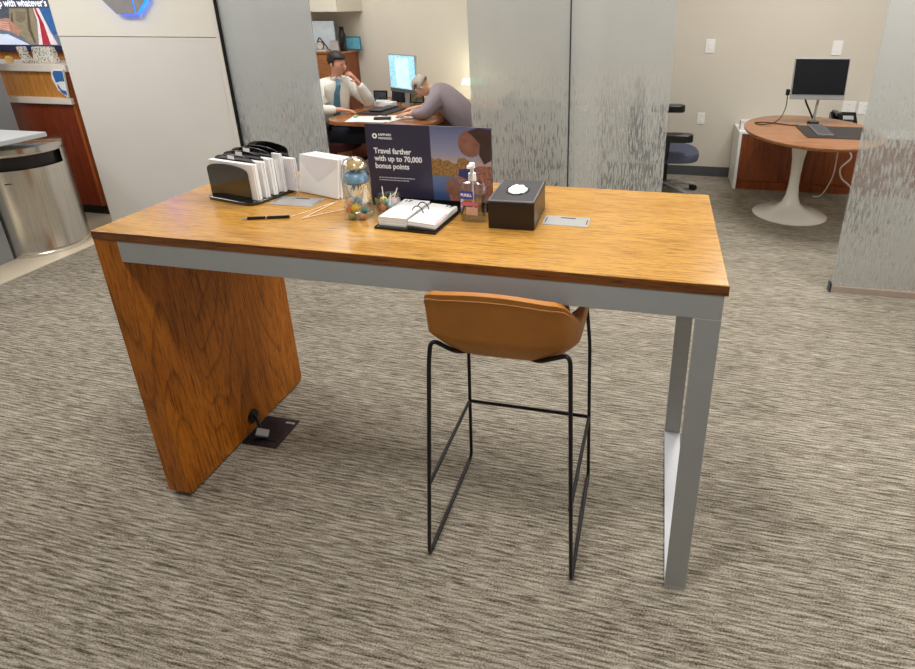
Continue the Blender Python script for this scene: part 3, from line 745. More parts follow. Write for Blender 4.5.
# television
tv = thing('television', 'wall television above the counter showing a person in a khaki shirt', 'television', (-4.35, 3.2, 1.312))
struct(MB().b6(XL, -2.62, 3.27, 3.35, 0, CEIL).build('wall_behind_counter', M_WALLW))
MB().b6(-.76, .735, 0, .06, 0, .86).build('housing', mat('tv_navy_bezel', lin(24, 34, 78), .3), tv, bev=.004)
def em(name, col, e=.6): return mat(name, lin(*col), .3, 0, .15, 30, emit=e)
MB().b6(-.745, .727, -.004, 0, .056, .845).build('screen', em('tv_grey_blue', (96, 110, 128)), tv)
def tvp(pts, m, name, d):
    b = MB(); b.prism(pts, -.005-d*.0010, -.0035, 'y'); return b.build(name, m, tv)
tvp([(.268, .39), (.545, .389), (.519, .238), (.474, .067), (.383, .066), (.317, .126), (.236, .178), (.23, .272)], em('tv_khaki', (142, 132, 110), .5), 'khaki_shirt', 1)
tvp([(.329, .348), (.437, .339), (.41, .272), (.343, .247), (.297, .272)], em('tv_khaki_dark', (122, 112, 92), .5), 'shirt_pocket', 2)
tvp([(.461, .373), (.483, .373), (.443, .187), (.454, .075), (.432, .075), (.409, .187)], em('tv_fold', (92, 84, 68), .4), 'shirt_fold', 2)
tvp([(.268, .33), (.285, .33), (.262, .24), (.30, .17), (.28, .165), (.235, .2), (.245, .27)], bpy.data.materials['tv_fold'], 'sleeve_fold', 2)
tvp([(-.30, .374), (.261, .373), (.237, .289), (-.35, .289)], em('tv_dark_left', (76, 84, 96), .5), 'background_shape', 1)
tvp([(.10, .28), (.214, .289), (.264, .246), (.319, .187), (.275, .135), (.209, .169), (.05, .194)], em('tv_hand', (176, 128, 112), .5), 'hand', 3)
for k in range(4):
    tvp([(.06, .205+.018*k), (.20, .182+.020*k), (.215, .192+.020*k), (.07, .215+.018*k)], em('tv_finger', (206, 164, 150), .55) if k == 0 else bpy.data.materials['tv_finger'], 'finger', 4)
tvp([(-.30, .159), (.156, .151), (.37, .061), (-.30, .058)], em('tv_white', (196, 208, 230), .7), 'white_paper', 5)
tvp([(.538, .373), (.543, .272), (.483, .062), (.528, .063), (.565, .272), (.56, .373)], em('tv_stripe_white', (224, 212, 216), .6), 'white_stripe', 6)
tvp([(.549, .373), (.565, .272), (.528, .063), (.629, .064), (.607, .239), (.582, .372)], em('tv_stripe_red', (168, 40, 58), .5), 'red_stripe', 7)
tvp([(.571, .373), (.607, .239), (.618, .064), (.685, .064), (.643, .188), (.631, .272), (.604, .372)], bpy.data.materials['tv_stripe_white'], 'white_stripe', 8)
tvp([(.604, .372), (.691, .372), (.724, .378), (.722, .171), (.671, .146), (.631, .272)], em('tv_denim', (44, 98, 158), .5), 'denim', 9)
tvp([(-.745, .46), (.727, .46), (.727, .372), (-.745, .372)], em('tv_band', (70, 76, 92), .5), 'caption_band', 10)
text("p with whatever's", .086, (.180, -.020, .388), tv, 'caption_text', em('tv_caption', (230, 232, 240), .9), (PI/2, 0, 0), .002, .86)

# octagon logo on the white wall
lg = thing('wall_logo', 'grey octagon emblem with glowing blue edges mounted on the white wall', 'logo', (-1.91, 2.295, 1.655+.185))
pcs = octa(0, 0, .206, 0, 0, .12)
for P_ in pcs:
    b = MB(); b.prism(P_, -.042, -.038, 'y'); f = b.build('face', M_LOGOGREY, lg)
    q = [(x*1.0, z*1.0) for x, z in P_]
    b = MB(); b.prism(q, -.038, -.012, 'y'); b.build('glowing_edge', mat('blue_edge', lin(40, 130, 235), .4, emit=1.6) if 'blue_edge' not in bpy.data.materials else bpy.data.materials['blue_edge'], f)
b = MB(); b.cyl((0, -.012, 0), (0, 0, 0), .19, seg=32); b.build('halo_lamp', M_BLUEGLOW, lg)

# ------------------------------------------------------------------ right office
cab = thing('credenza', 'low cherry credenza with white side panel and top behind the round table', 'cabinet', (2.47, 4.47, 0))
CH = .56
MB().b6(0, .028, 0, .42, 0, CH-.0185).build('side_panel', M_OUTLET, cab, bev=.002)
MB().b6(.028, 1.9, .02, .42, .055, CH-.02).build('body', M_CHERRY, cab)
for k in range(3):
    d = MB().b6(.032+k*.60, .032+k*.60+.593, .006, .02, .085, CH-.022).build('door', M_CHERRY, cab, bev=.0015)
    if k: MB().b6(.032+k*.60+.36, .032+k*.60+.44, -.004, .006, CH-.06, CH-.052).build('handle', M_STEEL2, d)
MB().b6(.028, 1.9, .012, .03, .0, .08).build('plinth', M_CHERRY, cab)
MB().b6(-.002, 1.92, 0, .42, CH-.018, CH).build('top', M_OUTLET, cab, bev=.002)
tu = thing('round_pedestal_table', 'white tulip pedestal table with cherry wood top', 'table', (2.87, 3.79, 0))
b = MB(); b.lathe([(.298, 0), (.300, .006), (.285, .018), (.20, .040), (.12, .066), (.075, .105), (.052, .17), (.042, .26), (.040, .36), (.046, .48), (.062, .58), (.088, .66), (.105, .705), (.105, .712)], seg=48)
b.build('pedestal', M_TULIP, tu, smooth=True)
b = MB(); b.lathe([(.975, .712), (.995, .722), (1, .730), (.997, .738)], (.06, -.03, 0), 64, .52, .68)
b.build('tabletop', M_CHERRYX, tu, smooth=True)
TZ = .738
# computer on an arm
mo = thing('desktop_computer', 'silver all-in-one computer with a black screen on a clamp arm above the round table', 'computer', (2.98, 4.02, TZ))
B0 = Vector((2.98, 4.02, TZ))
sc_rot = Euler((-.08, 0, .06))
def loc(o, c): o.location = c; o.rotation_euler = sc_rot; return o
def mbox(c, s, name, m, bev=0, par=None):
    b = MB(); b.box(c, s); bmesh.ops.rotate(b.bm, cent=(0, 0, .37), matrix=sc_rot.to_matrix(), verts=b.bm.verts)
    return b.build(name, m, par or mo, bev=bev)
mbox((0, -.01, .373), (.425, .018, .330), 'housing', M_ALU, .003)
mbox((0, -.0215, .390), (.410, .004, .282), 'screen', M_SCREEN_OFF)
MB().cyl((.02, .04, .002), (.02, .04, .022), .05, .044).build('arm_base', M_BPLAST, mo, smooth=True)
MB().tube(fillet([(.02, .04, .02), (.03, .05, .16), (.03, .03, .235)], .02), .012).build('arm_post', M_STEEL2, mo, smooth=True)
MB().tube([(.02, .04, .03), (-.05, .06, .16), (-.08, .05, .22)], .008).build('arm_strut', M_BPLAST, mo, smooth=True)
MB().box((0, .03, .235), (.10, .05, .04)).build('arm_joint', M_STEEL2, mo, bev=.005)
MB().box((-.225, .01, .26), (.03, .03, .05)).build('cable_clip', M_BPLAST, mo, bev=.004)
tag(MB().tube(spline([(2.755, 4.02, .99), (2.76, 4.05, .86), (2.70, 3.98, TZ+.03), (2.58, 3.90, TZ+.006), (2.52, 3.98, TZ+.004), (2.62, 4.02, TZ+.004), (2.80, 3.93, TZ+.004), (2.86, 3.95, TZ+.004)], 6), .004, 8).build('computer_cable', M_BCORD, smooth=True), 'thin black cable drooping from the black-screened computer onto the round table', 'cable')
mt = tag(MB().prism(rrect(2.83, 3.36, 3.45, 3.93, .01), TZ, TZ+.004).build('desk_pad', M_PAD), 'dark grey desk pad on the cherry round table', 'desk pad')
kb = thing('keyboard', 'grey keyboard on the dark pad of the round table', 'keyboard', (2.985, 3.735, TZ+.004), PI/2-.02)
MB().b6(-.20, .20, -.058, .058, 0, .012).build('body', M_ALU, kb, bev=.002)
for r in range(5):
    for k in range(14):
        if r == 0 and 3 < k < 9:
            continue
        MB().b6(-.192+k*.0275, -.192+k*.0275+.023, -.052+r*.0212, -.052+r*.0212+.017, .012, .016).build('key', M_KEYS, kb)
MB().b6(-.192+4*.0275, -.192+9*.0275-.004, -.052, -.035, .012, .016).build('key', M_KEYS, kb)
ph = thing('desk_phone', 'black desk phone on the white credenza top behind the round table', 'phone', (3.40, 4.64, CH))
b = MB(); b.prism([(-.10, 0), (.08, 0), (.08, .17), (.04, .185), (-.10, .07)], -.11, .11, 'x'); b.build('body', M_BPLAST, ph, bev=.006)
MB().box((-.065, .0, .175), (.05, .20, .035)).build('handset', M_BPLAST, ph, bev=.01)
MB().box((.03, -.03, .142), (.09, .004, .04), Euler((-.6, 0, 0))).build('display', M_ALU, ph)
for k in range(9):
    MB().box((.0+.026*(k % 3), -.080+.018*(k//3), .098+.014*(k//3)), (.018, .013, .006), Euler((.6, 0, 0))).build('button', M_KEYS, ph)
wb = thing('small_white_box', 'small white box on the left end of the credenza top', 'box', (2.53, 4.62, CH))
MB().b6(-.045, .045, -.05, .05, 0, .085).build('carton', M_WHITE, wb, bev=.003); MB().b6(-.046, .046, -.051, .051, .07, .088).build('lid', M_WHITE2, wb, bev=.002)
tag(MB().tube(spline([(3.30, 4.30, .70), (3.31, 4.30, .43), (3.32, 4.34, .22), (3.28, 4.36, .06), (3.24, 4.36, .008), (3.18, 4.33, .008)], 8), .006, 8).build('hanging_cord', M_CORD, smooth=True), 'thin white cord hanging under the round table, left one of two', 'cord', 'white cords under the round table')
tag(MB().tube(spline([(3.37, 4.32, .70), (3.385, 4.30, .50), (3.43, 4.30, .40), (3.36, 4.30, .30), (3.39, 4.32, .20), (3.48, 4.33, .12), (3.54, 4.34, .008)], 8), .008, 8).build('hanging_cord', M_CORD, smooth=True), 'thicker wavy white cord under the round table, right one of two', 'cord', 'white cords under the round table')
def plate(name, x, z, lab, cat, w_=.072, h_=.115, kind='sock'):
    t = thing(name, lab, cat, (x, YB, z), 0, 'wall plates in the right office')
    MB().b6(-w_/2, w_/2, -.007, 0, -h_/2, h_/2).build('plate', M_OUTLET, t, bev=.003)
    if kind == 'switch': MB().b6(-.017, .017, -.011, -.007, -.033, .033).build('rocker', M_OUTLET, t, bev=.002)
    else:
        for s in (-1, 1):
            f = MB().b6(-.017, .017, -.009, -.007, s*.025-.014, s*.025+.014).build('socket', M_OUTLET, t, bev=.002)
            for xx in (-.007, .006): MB().b6(xx, xx+.002, -.0095, -.009, s*.025-.004, s*.025+.006).build('slot', M_INK, f)
plate('light_switch', 2.15, 1.305, 'white switch plate on the beige wall, left of the two high ones', 'switch', .088, .13, 'switch')
plate('light_switch', 3.30, 1.298, 'white switch plate on the beige wall above the black monitor', 'switch', .088, .13, 'switch')
plate('wall_outlet', 2.135, .600, 'white outlet plate low on the beige wall between glass and credenza', 'outlet')
plate('wall_outlet', 3.50, .755, 'white double outlet plate on the wall directly above the desk phone', 'outlet', .12)
plate('wall_outlet', 3.645, .750, 'white outlet plate on the wall right of the desk phone, at the glass', 'outlet', .12)

# task chair
def task_chair(label, loc_, rz, fabric):
    t = thing('office_chair', label, 'office chair', loc_, rz); arms = (.13, -.02) if fabric is M_FABG else (0, 0)
    for k in range(5):
        a = 2*PI*k/5+.35
        d = Vector((math.cos(a), math.sin(a), 0))
        l = MB().tube([d*.03+Vector((0, 0, .10)), d*.16+Vector((0, 0, .092)), d*.29+Vector((0, 0, .060))], .02, 10, taper=[1.1, 1, .8]).build('base_leg', M_ALU, t, smooth=True)
        n = Vector((-d.y, d.x, 0)); b = MB()
        for s in (-1, 1): b.cyl(d*.29+n*(.006*s)+Vector((0, 0, .027)), d*.29+n*(.026*s)+Vector((0, 0, .027)), .027, seg=16)
        b.build('caster', M_BPLAST, l, smooth=True)
    MB().cyl((0, 0, .07), (0, 0, .34), .026).build('gas_lift', M_BPLAST, t, smooth=True)
    MB().b6(-.13, .13, -.10, .10, .32, .36).build('mechanism', M_BPLAST, t, bev=.01)
    b = MB()
    def ov(k, z, sx=.27, sy=.25): return [(sx*k*abs(math.cos(a))**.7*math.copysign(1, math.cos(a)), sy*k*abs(math.sin(a))**.7*math.copysign(1, math.sin(a)), z) for a in [2*PI*i/40 for i in range(40)]]
    b.rings([ov(.80, .335), ov(.97, .345), ov(1, .38), ov(.98, .415), ov(.88, .43), ov(.5, .432), ov(.05, .43)])
    b.build('seat', fabric, t, smooth=True)
    b = MB(); b.tube(spline([(-.12, 0, .34), (-.27, 0, .36), (-.31, 0, .52), (-.30, 0, .80)], 5), .022, 10); b.build('back_support', M_BPLAST, t, smooth=True)
    b = MB(); R2 = []
    for z, wd in ((.50, .16), (.55, .20), (.70, .225), (.90, .215), (1.02, .18), (1.06, .13)):
        R2.append([(-.255-.05*(.1 if z < .6 else .0)+.035*math.cos(k*PI/12)**2*0+.018*(1 if s > 0 else -1)+.10*abs(y_/wd)**2*.35-.02*math.sin((z-.5)*3), y_, z) for s, y_ in [(1, wd*(-1+2*k/12)) for k in range(13)]+[(-1, wd*(1-2*k/12)) for k in range(13)]])
    b.rings(R2); b.build('backrest', M_MESHB, t, smooth=True, bev=.004)
    for s in (-1, 1):
        b = MB(); az = arms[0] if s > 0 else arms[1]; b.tube(spline([(-.03, s*.22, .36), (-.03, s*.29, .42), (-.02, s*.285, .60+az)], 4), .017, 10); a_ = b.build('armrest_post', M_BPLAST, t, smooth=True)
        b = MB(); b.prism([(x, y+s*.285) for x, y in rrect(-.13, .17, -.062, .062, .06, 6)], .575+az, .642+az); b.build('arm_pad', M_BPLAST, a_, smooth=True, bev=.008)
    return t
rch = task_chair('black office chair with blue-grey seat, partly behind the right frosted glass', (1.80, 4.22, 0), .10, M_FABG)
rch.scale = (1.1, 1.1, 1.02)

# ------------------------------------------------------------------ left office
DZ = .73
dk = thing('office_desk', 'brown wood desk with a rounded end between the two seated people', 'desk', (-.6, 3.9, 0))
b = MB(); b.prism([(x, y) for x, y in rrect(-.66, .37, -.50, .475, .18, 8)], DZ-.035, DZ); b.build('desktop', M_CHERRYX, dk, bev=.004, smooth=True)
MB().cyl((-.05, .03, .02), (-.05, .03, DZ-.035), .04, seg=24).build('post', M_ALU, dk, smooth=True)
MB().cyl((-.05, .03, 0), (-.05, .03, .02), .11, seg=32).build('base', M_ALU, dk, smooth=True)
MB().b6(-.30, .30, .42, .45, 0, DZ-.035).build('modesty_panel', M_CHERRY, dk)
cr = thing('back_credenza', 'low wood credenza along the back wall of the left office', 'cabinet', (-.3, 4.64, 0))
MB().b6(-1.0, 1.35, -.24, .245, .06, DZ-.03).build('body', M_CHERRY, cr)
MB().b6(-1.0, 1.37, -.25, .245, DZ-.03, DZ).build('top', M_CHERRYX, cr, bev=.003)
MB().b6(-.98, 1.33, -.2, .24, 0, .06).build('plinth', M_TOE, cr)
hu = thing('wood_cabinet', 'tall cherry cabinet behind the man in the white shirt', 'cabinet', (-2.05, 4.65, 0))
MB().b6(-.4, .45, -.12, .235, .05, 1.215).build('body', M_CHERRY, hu)
MB().b6(-.41, .46, -.13, .235, 1.215, 1.235).build('top', M_CHERRYX, hu, bev=.002)
for x0, x1 in ((-.39, .027), (.033, .44)):
    d = MB().b6(x0, x1, -.137, -.122, .07, 1.20).build('door', M_CHERRYX, hu, bev=.002)
    MB().b6((x1-.04 if x0 < -.1 else x0+.025), (x1-.025 if x0 < -.1 else x0+.04), -.152, -.137, .6, .75).build('handle', M_STEEL2, d)
MB().b6(-.39, .44, -.10, .23, 0, .05).build('plinth', M_TOE, hu)
# items on the cabinet
HZ = 1.235
pf = thing('white_framed_picture', 'large white picture in a thin dark frame on the tall cabinet', 'picture', (-1.90, 4.76, HZ))
MB().b6(-.20, .13, 0, .015, 0, .31).build('frame', M_GPANEL, pf, bev=.002); MB().b6(-.187, .117, -.003, 0, .012, .298).build('print', em('glowing_print', (225, 238, 246), .25), pf)  # faint glow put into the print's material, though it is no lamp
bp = thing('blue_photo', 'light blue photo leaning at the right end of the tall cabinet top', 'picture', (-1.61, 4.80, HZ))
MB().b6(-.15, .10, 0, .012, 0, .14).build('frame', mat('blue_frame', lin(60, 110, 130), .5), bp); MB().b6(-.14, .09, -.003, 0, .012, .128).build('print', mat('blue_print', lin(110, 190, 216), .5, 0, .2, 20), bp)
fl = thing('black_flask', 'tall black bottle standing on the cabinet behind the man', 'bottle', (-1.645, 4.66, HZ))
b = MB(); b.lathe([(.034, 0), (.037, .006), (.037, .17), (.028, .19), (.024, .2)], seg=24); b.build('body', M_BPLAST, fl, smooth=True)
MB().cyl((0, 0, .2), (0, 0, .245), .025).build('cap', M_BPLAST, fl, smooth=True)
wbx = tag(MB().b6(-1.80, -1.70, 4.66, 4.74, HZ, HZ+.10).build('white_carton', M_WHITE2, bev=.002), 'small white carton beside the black bottle on the cabinet', 'box')
tr = thing('trophy', 'small ornate metal desk clock in front of the white picture', 'ornament', (-1.88, 4.62, HZ))
b = MB(); b.b6(-.05, .07, -.03, .03, 0, .015); b.build('base', M_WHITE, tr)
MB().cyl((-.01, -.012, .055), (-.01, .012, .055), .036, seg=24).build('clock_face', M_WHITE, tr, smooth=True)
b = MB(); b.tube([(-.01+.040*math.cos(a), 0, .055+.040*math.sin(a)) for a in [2*PI*k/24 for k in range(24)]], .006, 8, closed=True); b.tube(spline([(-.04, 0, .09), (-.01, 0, .135), (.02, 0, .10), (.06, 0, .05), (.08, 0, .015)], 4), .007, 8); b.build('metalwork', mat('bronze', lin(120, 90, 62), .35, .7), tr, smooth=True)
bc = thing('black_cup', 'black pen cup at the left end of the cabinet, at the glass edge', 'cup', (-2.0, 4.60, HZ))
b = MB(); b.lathe([(.038, 0), (.042, .1), (.038, .1), (.034, .005)], seg=20); b.build('cup_body', M_BPLAST, bc, smooth=True)
MB().cyl((0, 0, .01), (.0, .0, .36), .003, seg=8).build('tall_rod', M_BPLAST, bc)

# left monitor
ml = thing('desktop_monitor', 'lit blue-white computer monitor between the man and the customer', 'monitor', (-.86, 4.385, DZ), -.50)
MB().cyl((0, .02, 0), (0, .02, .012), .06, seg=28).build('stand_base', M_ALU, ml, smooth=True)
MB().b6(-.025, .025, .02, .035, .01, .30).build('stand_neck', M_ALU, ml, bev=.003)
MB().b6(-.215, .215, -.012, .018, .125, .50).build('housing', M_ALU, ml, bev=.004)
mo_, nt, bs, _ = newmat('lit_document_screen')
tc = nt.nodes.new('ShaderNodeTexCoord'); n = noise(nt, coords(nt, (30, 1, 90)), 1, 3)
c_ = ramp(nt, n, [(.42, lin(120, 180, 204)), (.55, lin(172, 222, 240))]); nt.links.new(c_, bs.inputs['Base Color']); nt.links.new(c_, bs.inputs['Emission Color']); bs.inputs['Emission Strength'].default_value = .75
sn = MB().b6(-.205, .205, -.015, -.012, .165, .490).build('screen', mo_, ml)
MB().b6(-.10, .11, -.0165, -.015, .175, .465).build('document', em('document_white', (190, 230, 244), .8), sn)
MB().b6(-.215, .215, -.0145, -.012, .126, .162).build('chin', M_KEYS, ml)
# picture frames on credenza
for x, y, ry, lab, cl in ((-1.19, 4.50, .1, 'black framed photo left of the lit monitor, leftmost of three', (60, 66, 74)), (-1.0, 4.53, -.1, 'dark framed photo under the left corner of the lit monitor', (40, 44, 66)), (-.78, 4.50, .15, 'light photo in black frame under the lit monitor', (150, 150, 120))):
    t = thing('photo_frame', lab, 'photo frame', (x, y, DZ), ry, 'photo frames by the monitor')
    MB().box((0, 0, .062), (.15, .012, .12), Euler((-.15, 0, 0))).build('frame', M_BPLAST, t)
    MB().box((0, -.008, .062), (.12, .004, .092), Euler((-.15, 0, 0))).build('print', mat('frame_print', lin(*cl), .4, 0, .6, 30), t)
nb = tag(MB().box((-.93, 3.97, DZ+.006), (.30, .40, .012), Euler((0, 0, -.12))).build('dark_folder', M_PAD, bev=.002), 'dark folder lying across the desk between man and customer', 'folder')
kb2 = thing('slim_keyboard', 'black keyboard on the dark folder in the left office', 'keyboard', (-.93, 4.02, DZ+.012), PI/2-.12)
MB().b6(-.17, .17, -.06, .06, 0, .014).build('body', M_BPLAST, kb2, bev=.002)
for r in range(4):
    for k in range(11): MB().b6(-.16+k*.029, -.16+k*.029+.024, -.05+r*.025, -.05+r*.025+.020, .014, .017).build('key', M_KEYS, kb2)
for k, (x, y, rz, w_, h_, lab) in enumerate([(-.95, 3.56, .2, .21, .28, 'white sheet at the rounded desk end'), (-.74, 3.60, -.3, .30, .22, 'white sheet in front of the dark folder'), (-.60, 3.72, .5, .28, .21, "white sheet by the customer's hand"), (-.80, 3.51, .05, .28, .20, 'front white sheet at the edge of the desk')]):
    tag(MB().box((x, y, DZ+.001+.0016*k), (w_, h_, .0015), Euler((0, 0, rz))).build('paper_sheet', M_WHITE), lab, 'paper', 'papers on the office desk')
tag(MB().box((-.73, 3.555, DZ+.017), (.15, .07, .018), Euler((0, 0, .3))).build('wallet', mat('dark_wallet', lin(48, 30, 34), .5), bev=.005), 'dark wallet on the papers near the customer', 'wallet')
tag(MB().ball((-1.03, 3.62, DZ+.012), .02, (1, 1, .5)).build('green_eraser', mat('mint', lin(90, 200, 160), .5), smooth=True), 'small mint green item on the desk by the papers', 'eraser')
pt = thing('paper_stack', 'loose white paper pile leaning behind the dark folder, beside the man', 'papers', (-1.05, 4.30, DZ), .1)
MB().box((0, 0, .02), (.20, .13, .04), Euler((0, 0, -.2))).build('pile', M_WHITE, pt, bev=.002); MB().box((-.02, 0, .046), (.14, .11, .012), Euler((0, .05, .3))).build('top_sheets', M_WHITE2, pt, bev=.002)
# banker's lamp
ll = bpy.data.lights.new('lamp_glow', 'POINT'); ll.energy = 5; ll.color = (1, 1, .78); ll.shadow_soft_size = .03
lo = bpy.data.objects.new('lamp_glow', ll); C.objects.link(lo); lo.location = (-.145, 4.60, 1.0)
lp = thing('desk_lamp', 'green shaded desk lamp glowing at the edge of the frosted glass', 'lamp', (-.145, 4.52, DZ))
MB().cyl((0, 0, 0), (0, 0, .02), .07, seg=24).build('base', M_STEEL2, lp, smooth=True)
MB().cyl((0, 0, .02), (0, 0, .24), .008).build('stem', M_STEEL2, lp, smooth=True)
b = MB(); n = 12
pf_ = [(-.13, -.062, .0), (.13, -.062, .0)]
R3 = [[(x*k, .065*math.cos(PI*i/n), .235+.060*math.sin(PI*i/n)*1.0) for i in range(n+1)] for x, k in ((-.12, 1), (.12, 1))]
b.rings([[(p[0], p[1], p[2]-.03) for p in r] for r in R3], caps=False, closed=False)
b.bm.verts.ensure_lookup_table()
shd = b.build('lamp_shade', mat('green_glass_shade', lin(196, 236, 196), .3, emit=1.3), lp, smooth=True)
sm = shd.modifiers.new('solid', 'SOLIDIFY'); sm.thickness = .004
MB().cyl((-.08, 0, .215), (.08, 0, .215), .012).build('bulb', mat('lamp_bulb', lin(250, 250, 215), .4, emit=40), lp, smooth=True)

# guest chairs behind the frosted glass
def guest(loc_, rz, col, lab):
    t = thing('guest_chair', lab, 'chair', loc_, rz)
    m = mat('upholstery_%d' % random.randint(0, 999), lin(*col), .85, 0, .08, 30)
    b = MB(); b.prism(rrect(-.24, .24, -.24, .24, .05), .40, .46); b.build('seat', m, t, bev=.015, smooth=True)
    b = MB(); b.rings([[(x*(1 if z < .85 else .93), y+.05*(z-.5), z) for x, y in rrect(-.23, .23, -.28, -.235, .02, 3)] for z in (.50, .6, .8, .90, .93)]); b.build('backrest', m, t, smooth=True)
    for sx in (-1, 1):
        for sy in (-1, 1):
            MB().tube([(sx*.22, sy*.22, 0), (sx*.22, sy*.22, .40)], .013, 10).build('leg', M_BLACK, t, smooth=True)
        MB().tube(fillet([(sx*.22, -.25, .52), (sx*.27, -.25, .66), (sx*.27, .16, .66), (sx*.235, .20, .42)], .05), .013, 10).build('arm', M_BLACK, t, smooth=True)
    return t
guest((.66, 3.36, 0), 2.9, (112, 120, 100), 'grey-green guest chair seen blurred through the left part of frosted glass')
guest((.74, 2.80, 0), 3.3, (118, 88, 66), 'brown guest chair seen through the frosted glass left of the dark joint')

# ------------------------------------------------------------------ people
def hand(V, E_, R_, wrist, fwd, nrm, curl=.5, start=None, sc=1.0):
    """palm + five fingers appended to a skin skeleton; returns nothing"""
    fwd = Vector(fwd).normalized(); nrm = Vector(nrm).normalized(); side = fwd.cross(nrm).normalized(); nrm = side.cross(fwd).normalized()
    w0 = start
    V.append(wrist+fwd*.045*sc); R_.append((.026*sc, .018*sc)); E_.append((w0, len(V)-1)); palm = len(V)-1
    V.append(wrist+fwd*.080*sc); R_.append((.032*sc, .014*sc)); E_.append((palm, len(V)-1)); kn = len(V)-1
    for k, (off, L) in enumerate(((-.027, .066), (-.009, .075), (.009, .070), (.027, .054))):
        p = wrist+fwd*.088*sc+side*off*sc; prev = kn
        d = fwd.copy()
        for s, fr in ((0, .42), (1, .32), (2, .26)):
            ang = curl*(.5+.6*s); dd = (fwd*math.cos(ang)-nrm*math.sin(ang))
            p = p+dd*L*fr*sc
            V.append(p.copy()); R_.append(.0085*sc if s < 2 else .0068*sc); E_.append((prev, len(V)-1)); prev = len(V)-1
    p = wrist+fwd*.035*sc-side*.030*sc; prev = palm
    for s in range(3):
        V.append(p.copy()); R_.append(.010*sc if s < 2 else .008*sc); E_.append((prev, len(V)-1)); prev = len(V)-1
        p = p+(fwd*.7-side*.5-nrm*.3).normalized()*.026*sc
def person(lab, pose, skinm, shirtm, trousm, hairm, hair_style, tie=False, bulk=1.0):
    t = thing('person', lab, 'person', pose['base'])
    o = Vector(pose['base'])
    g = {k: Vector(v)-o for k, v in pose.items() if k not in ('base', 'handL_fwd', 'handL_n', 'handR_fwd', 'handR_n', 'face', 'curlL', 'curlR')}
    V = [g['pelvis'], g['waist'], g['chest'], g['neck0'], g['neck1']]; E_ = [(0, 1), (1, 2), (2, 3), (3, 4)]; R_ = [.08, .075, .075, .045, .046]
    up_ = (g['head']-g['neck1']).normalized(); f_ = Vector(pose['face']).normalized()
    V += [g['head']-up_*.045+f_*.018, g['head']+f_*.005, g['head']+up_*.065-f_*.008]; R_ += [(.062, .066), (.078, .088), (.056, .064)]; E_ += [(4, 5), (5, 6), (6, 7)]
    idx = {}
    for s in 'LR':
        a = len(V); V += [g['sh'+s], g['el'+s], (g['el'+s]+g['wr'+s])/2, g['wr'+s]]; R_ += [.040, .034, .034, .024]
        E_ += [(2, a), (a, a+1), (a+1, a+2), (a+2, a+3)]
        hand(V, E_, R_, g['wr'+s], pose['hand%s_fwd' % s], pose['hand%s_n' % s], pose['curl'+s], a+3)
        a = len(V); V += [g['hip'+s], g['kn'+s], g['an'+s], g['toe'+s]]; R_ += [.078, .055, .035, .03]; E_ += [(0, a), (a, a+1), (a+1, a+2), (a+2, a+3)]
    skin('body', V, E_, R_, skinm, t)
    # shirt
    V = [g['pelvis']+Vector((0, 0, .02)), g['waist'], g['chest'], g['neck0']-up_*.005]; R_ = [(.165, .135), (.165*bulk, .130*bulk), (.160*bulk, .130*bulk), .072]; E_ = [(0, 1), (1, 2), (2, 3)]
    for s in 'LR':
        a = len(V); cuff = g['wr'+s]*.93+g['el'+s]*.07
        V += [g['sh'+s], (g['sh'+s]+g['el'+s])/2, g['el'+s], (g['el'+s]+cuff)/2, cuff]; R_ += [.090, .076, .066, .056, .040]; E_ += [(2, a)]+[(a+i, a+i+1) for i in range(4)]
    skin('shirt', V, E_, R_, shirtm, t)
    V = [g['pelvis']]; R_ = [(.155, .125)]; E_ = []
    for s in 'LR':
        a = len(V); V += [g['hip'+s], (g['hip'+s]+g['kn'+s])/2, g['kn'+s], (g['kn'+s]+g['an'+s])/2, g['an'+s]]; R_ += [.098, .085, .072, .062, .052]; E_ += [(0, a)]+[(a+i, a+i+1) for i in range(4)]
    skin('trousers', V, E_, R_, trousm, t)
    for s in 'LR':
        b = MB(); p = g['an'+s]; d = (g['toe'+s]-p); d.z = 0; d.normalize(); c0 = Vector((p.x, p.y, 0))
        b.ball(c0+d*.07+Vector((0, 0, .042)), .05, (2.6, .95, .8), 16, Euler((0, 0, math.atan2(d.y, d.x)))); b.build('shoe', M_BPLAST, t, smooth=True)
    # head details
    r_ = f_.cross(up_).normalized()
    Q = Matrix((r_, f_, up_)).transposed().to_euler()
    hc = g['head']
    b = MB()
    for vx in range(1): b.ball(hc+up_*.032-f_*.014, .092, (.90, 1.05, .92), 20, Q)
    bmv = [v for v in b.bm.verts if (Vector(v.co)-hc).dot(f_) > .035 and (Vector(v.co)-hc).dot(up_) < .062]
    bmesh.ops.delete(b.bm, geom=bmv, context='VERTS')
    bmv = [v for v in b.bm.verts if (Vector(v.co)-hc).dot(up_) < (-.030 if hair_style == 'full' else -.01)]
    bmesh.ops.delete(b.bm, geom=bmv, context='VERTS')
    ho = b.build('hair', hairm, t, smooth=True); sm = ho.modifiers.new('solid', 'SOLIDIFY'); sm.thickness = .012; sm.offset = -1
    for s in (-1, 1):
        MB().ball(hc+r_*.078*s-f_*.002-up_*.006, .018, (.35, .75, 1.15), 12, Q).build('ear', skinm, t, smooth=True)
        MB().ball(hc+r_*.030*s+f_*.080+up_*.004, .008, (1.2, .5, .7), 10, Q).build('eye', M_EYE, t, smooth=True)
        MB().box(hc+r_*.030*s+f_*.086+up_*.022, (.030, .006, .005), Q).build('eyebrow', hairm, t)
    b = MB(); b.ball(hc+f_*.096-up_*.014, .015, (.75, .9, 1.5), 12, Q); b.build('nose', skinm, t, smooth=True)
    MB().ball(hc+f_*.083-up_*.046, .016, (1.3, .35, .35), 10, Q).build('mouth', M_LIP, t, smooth=True)
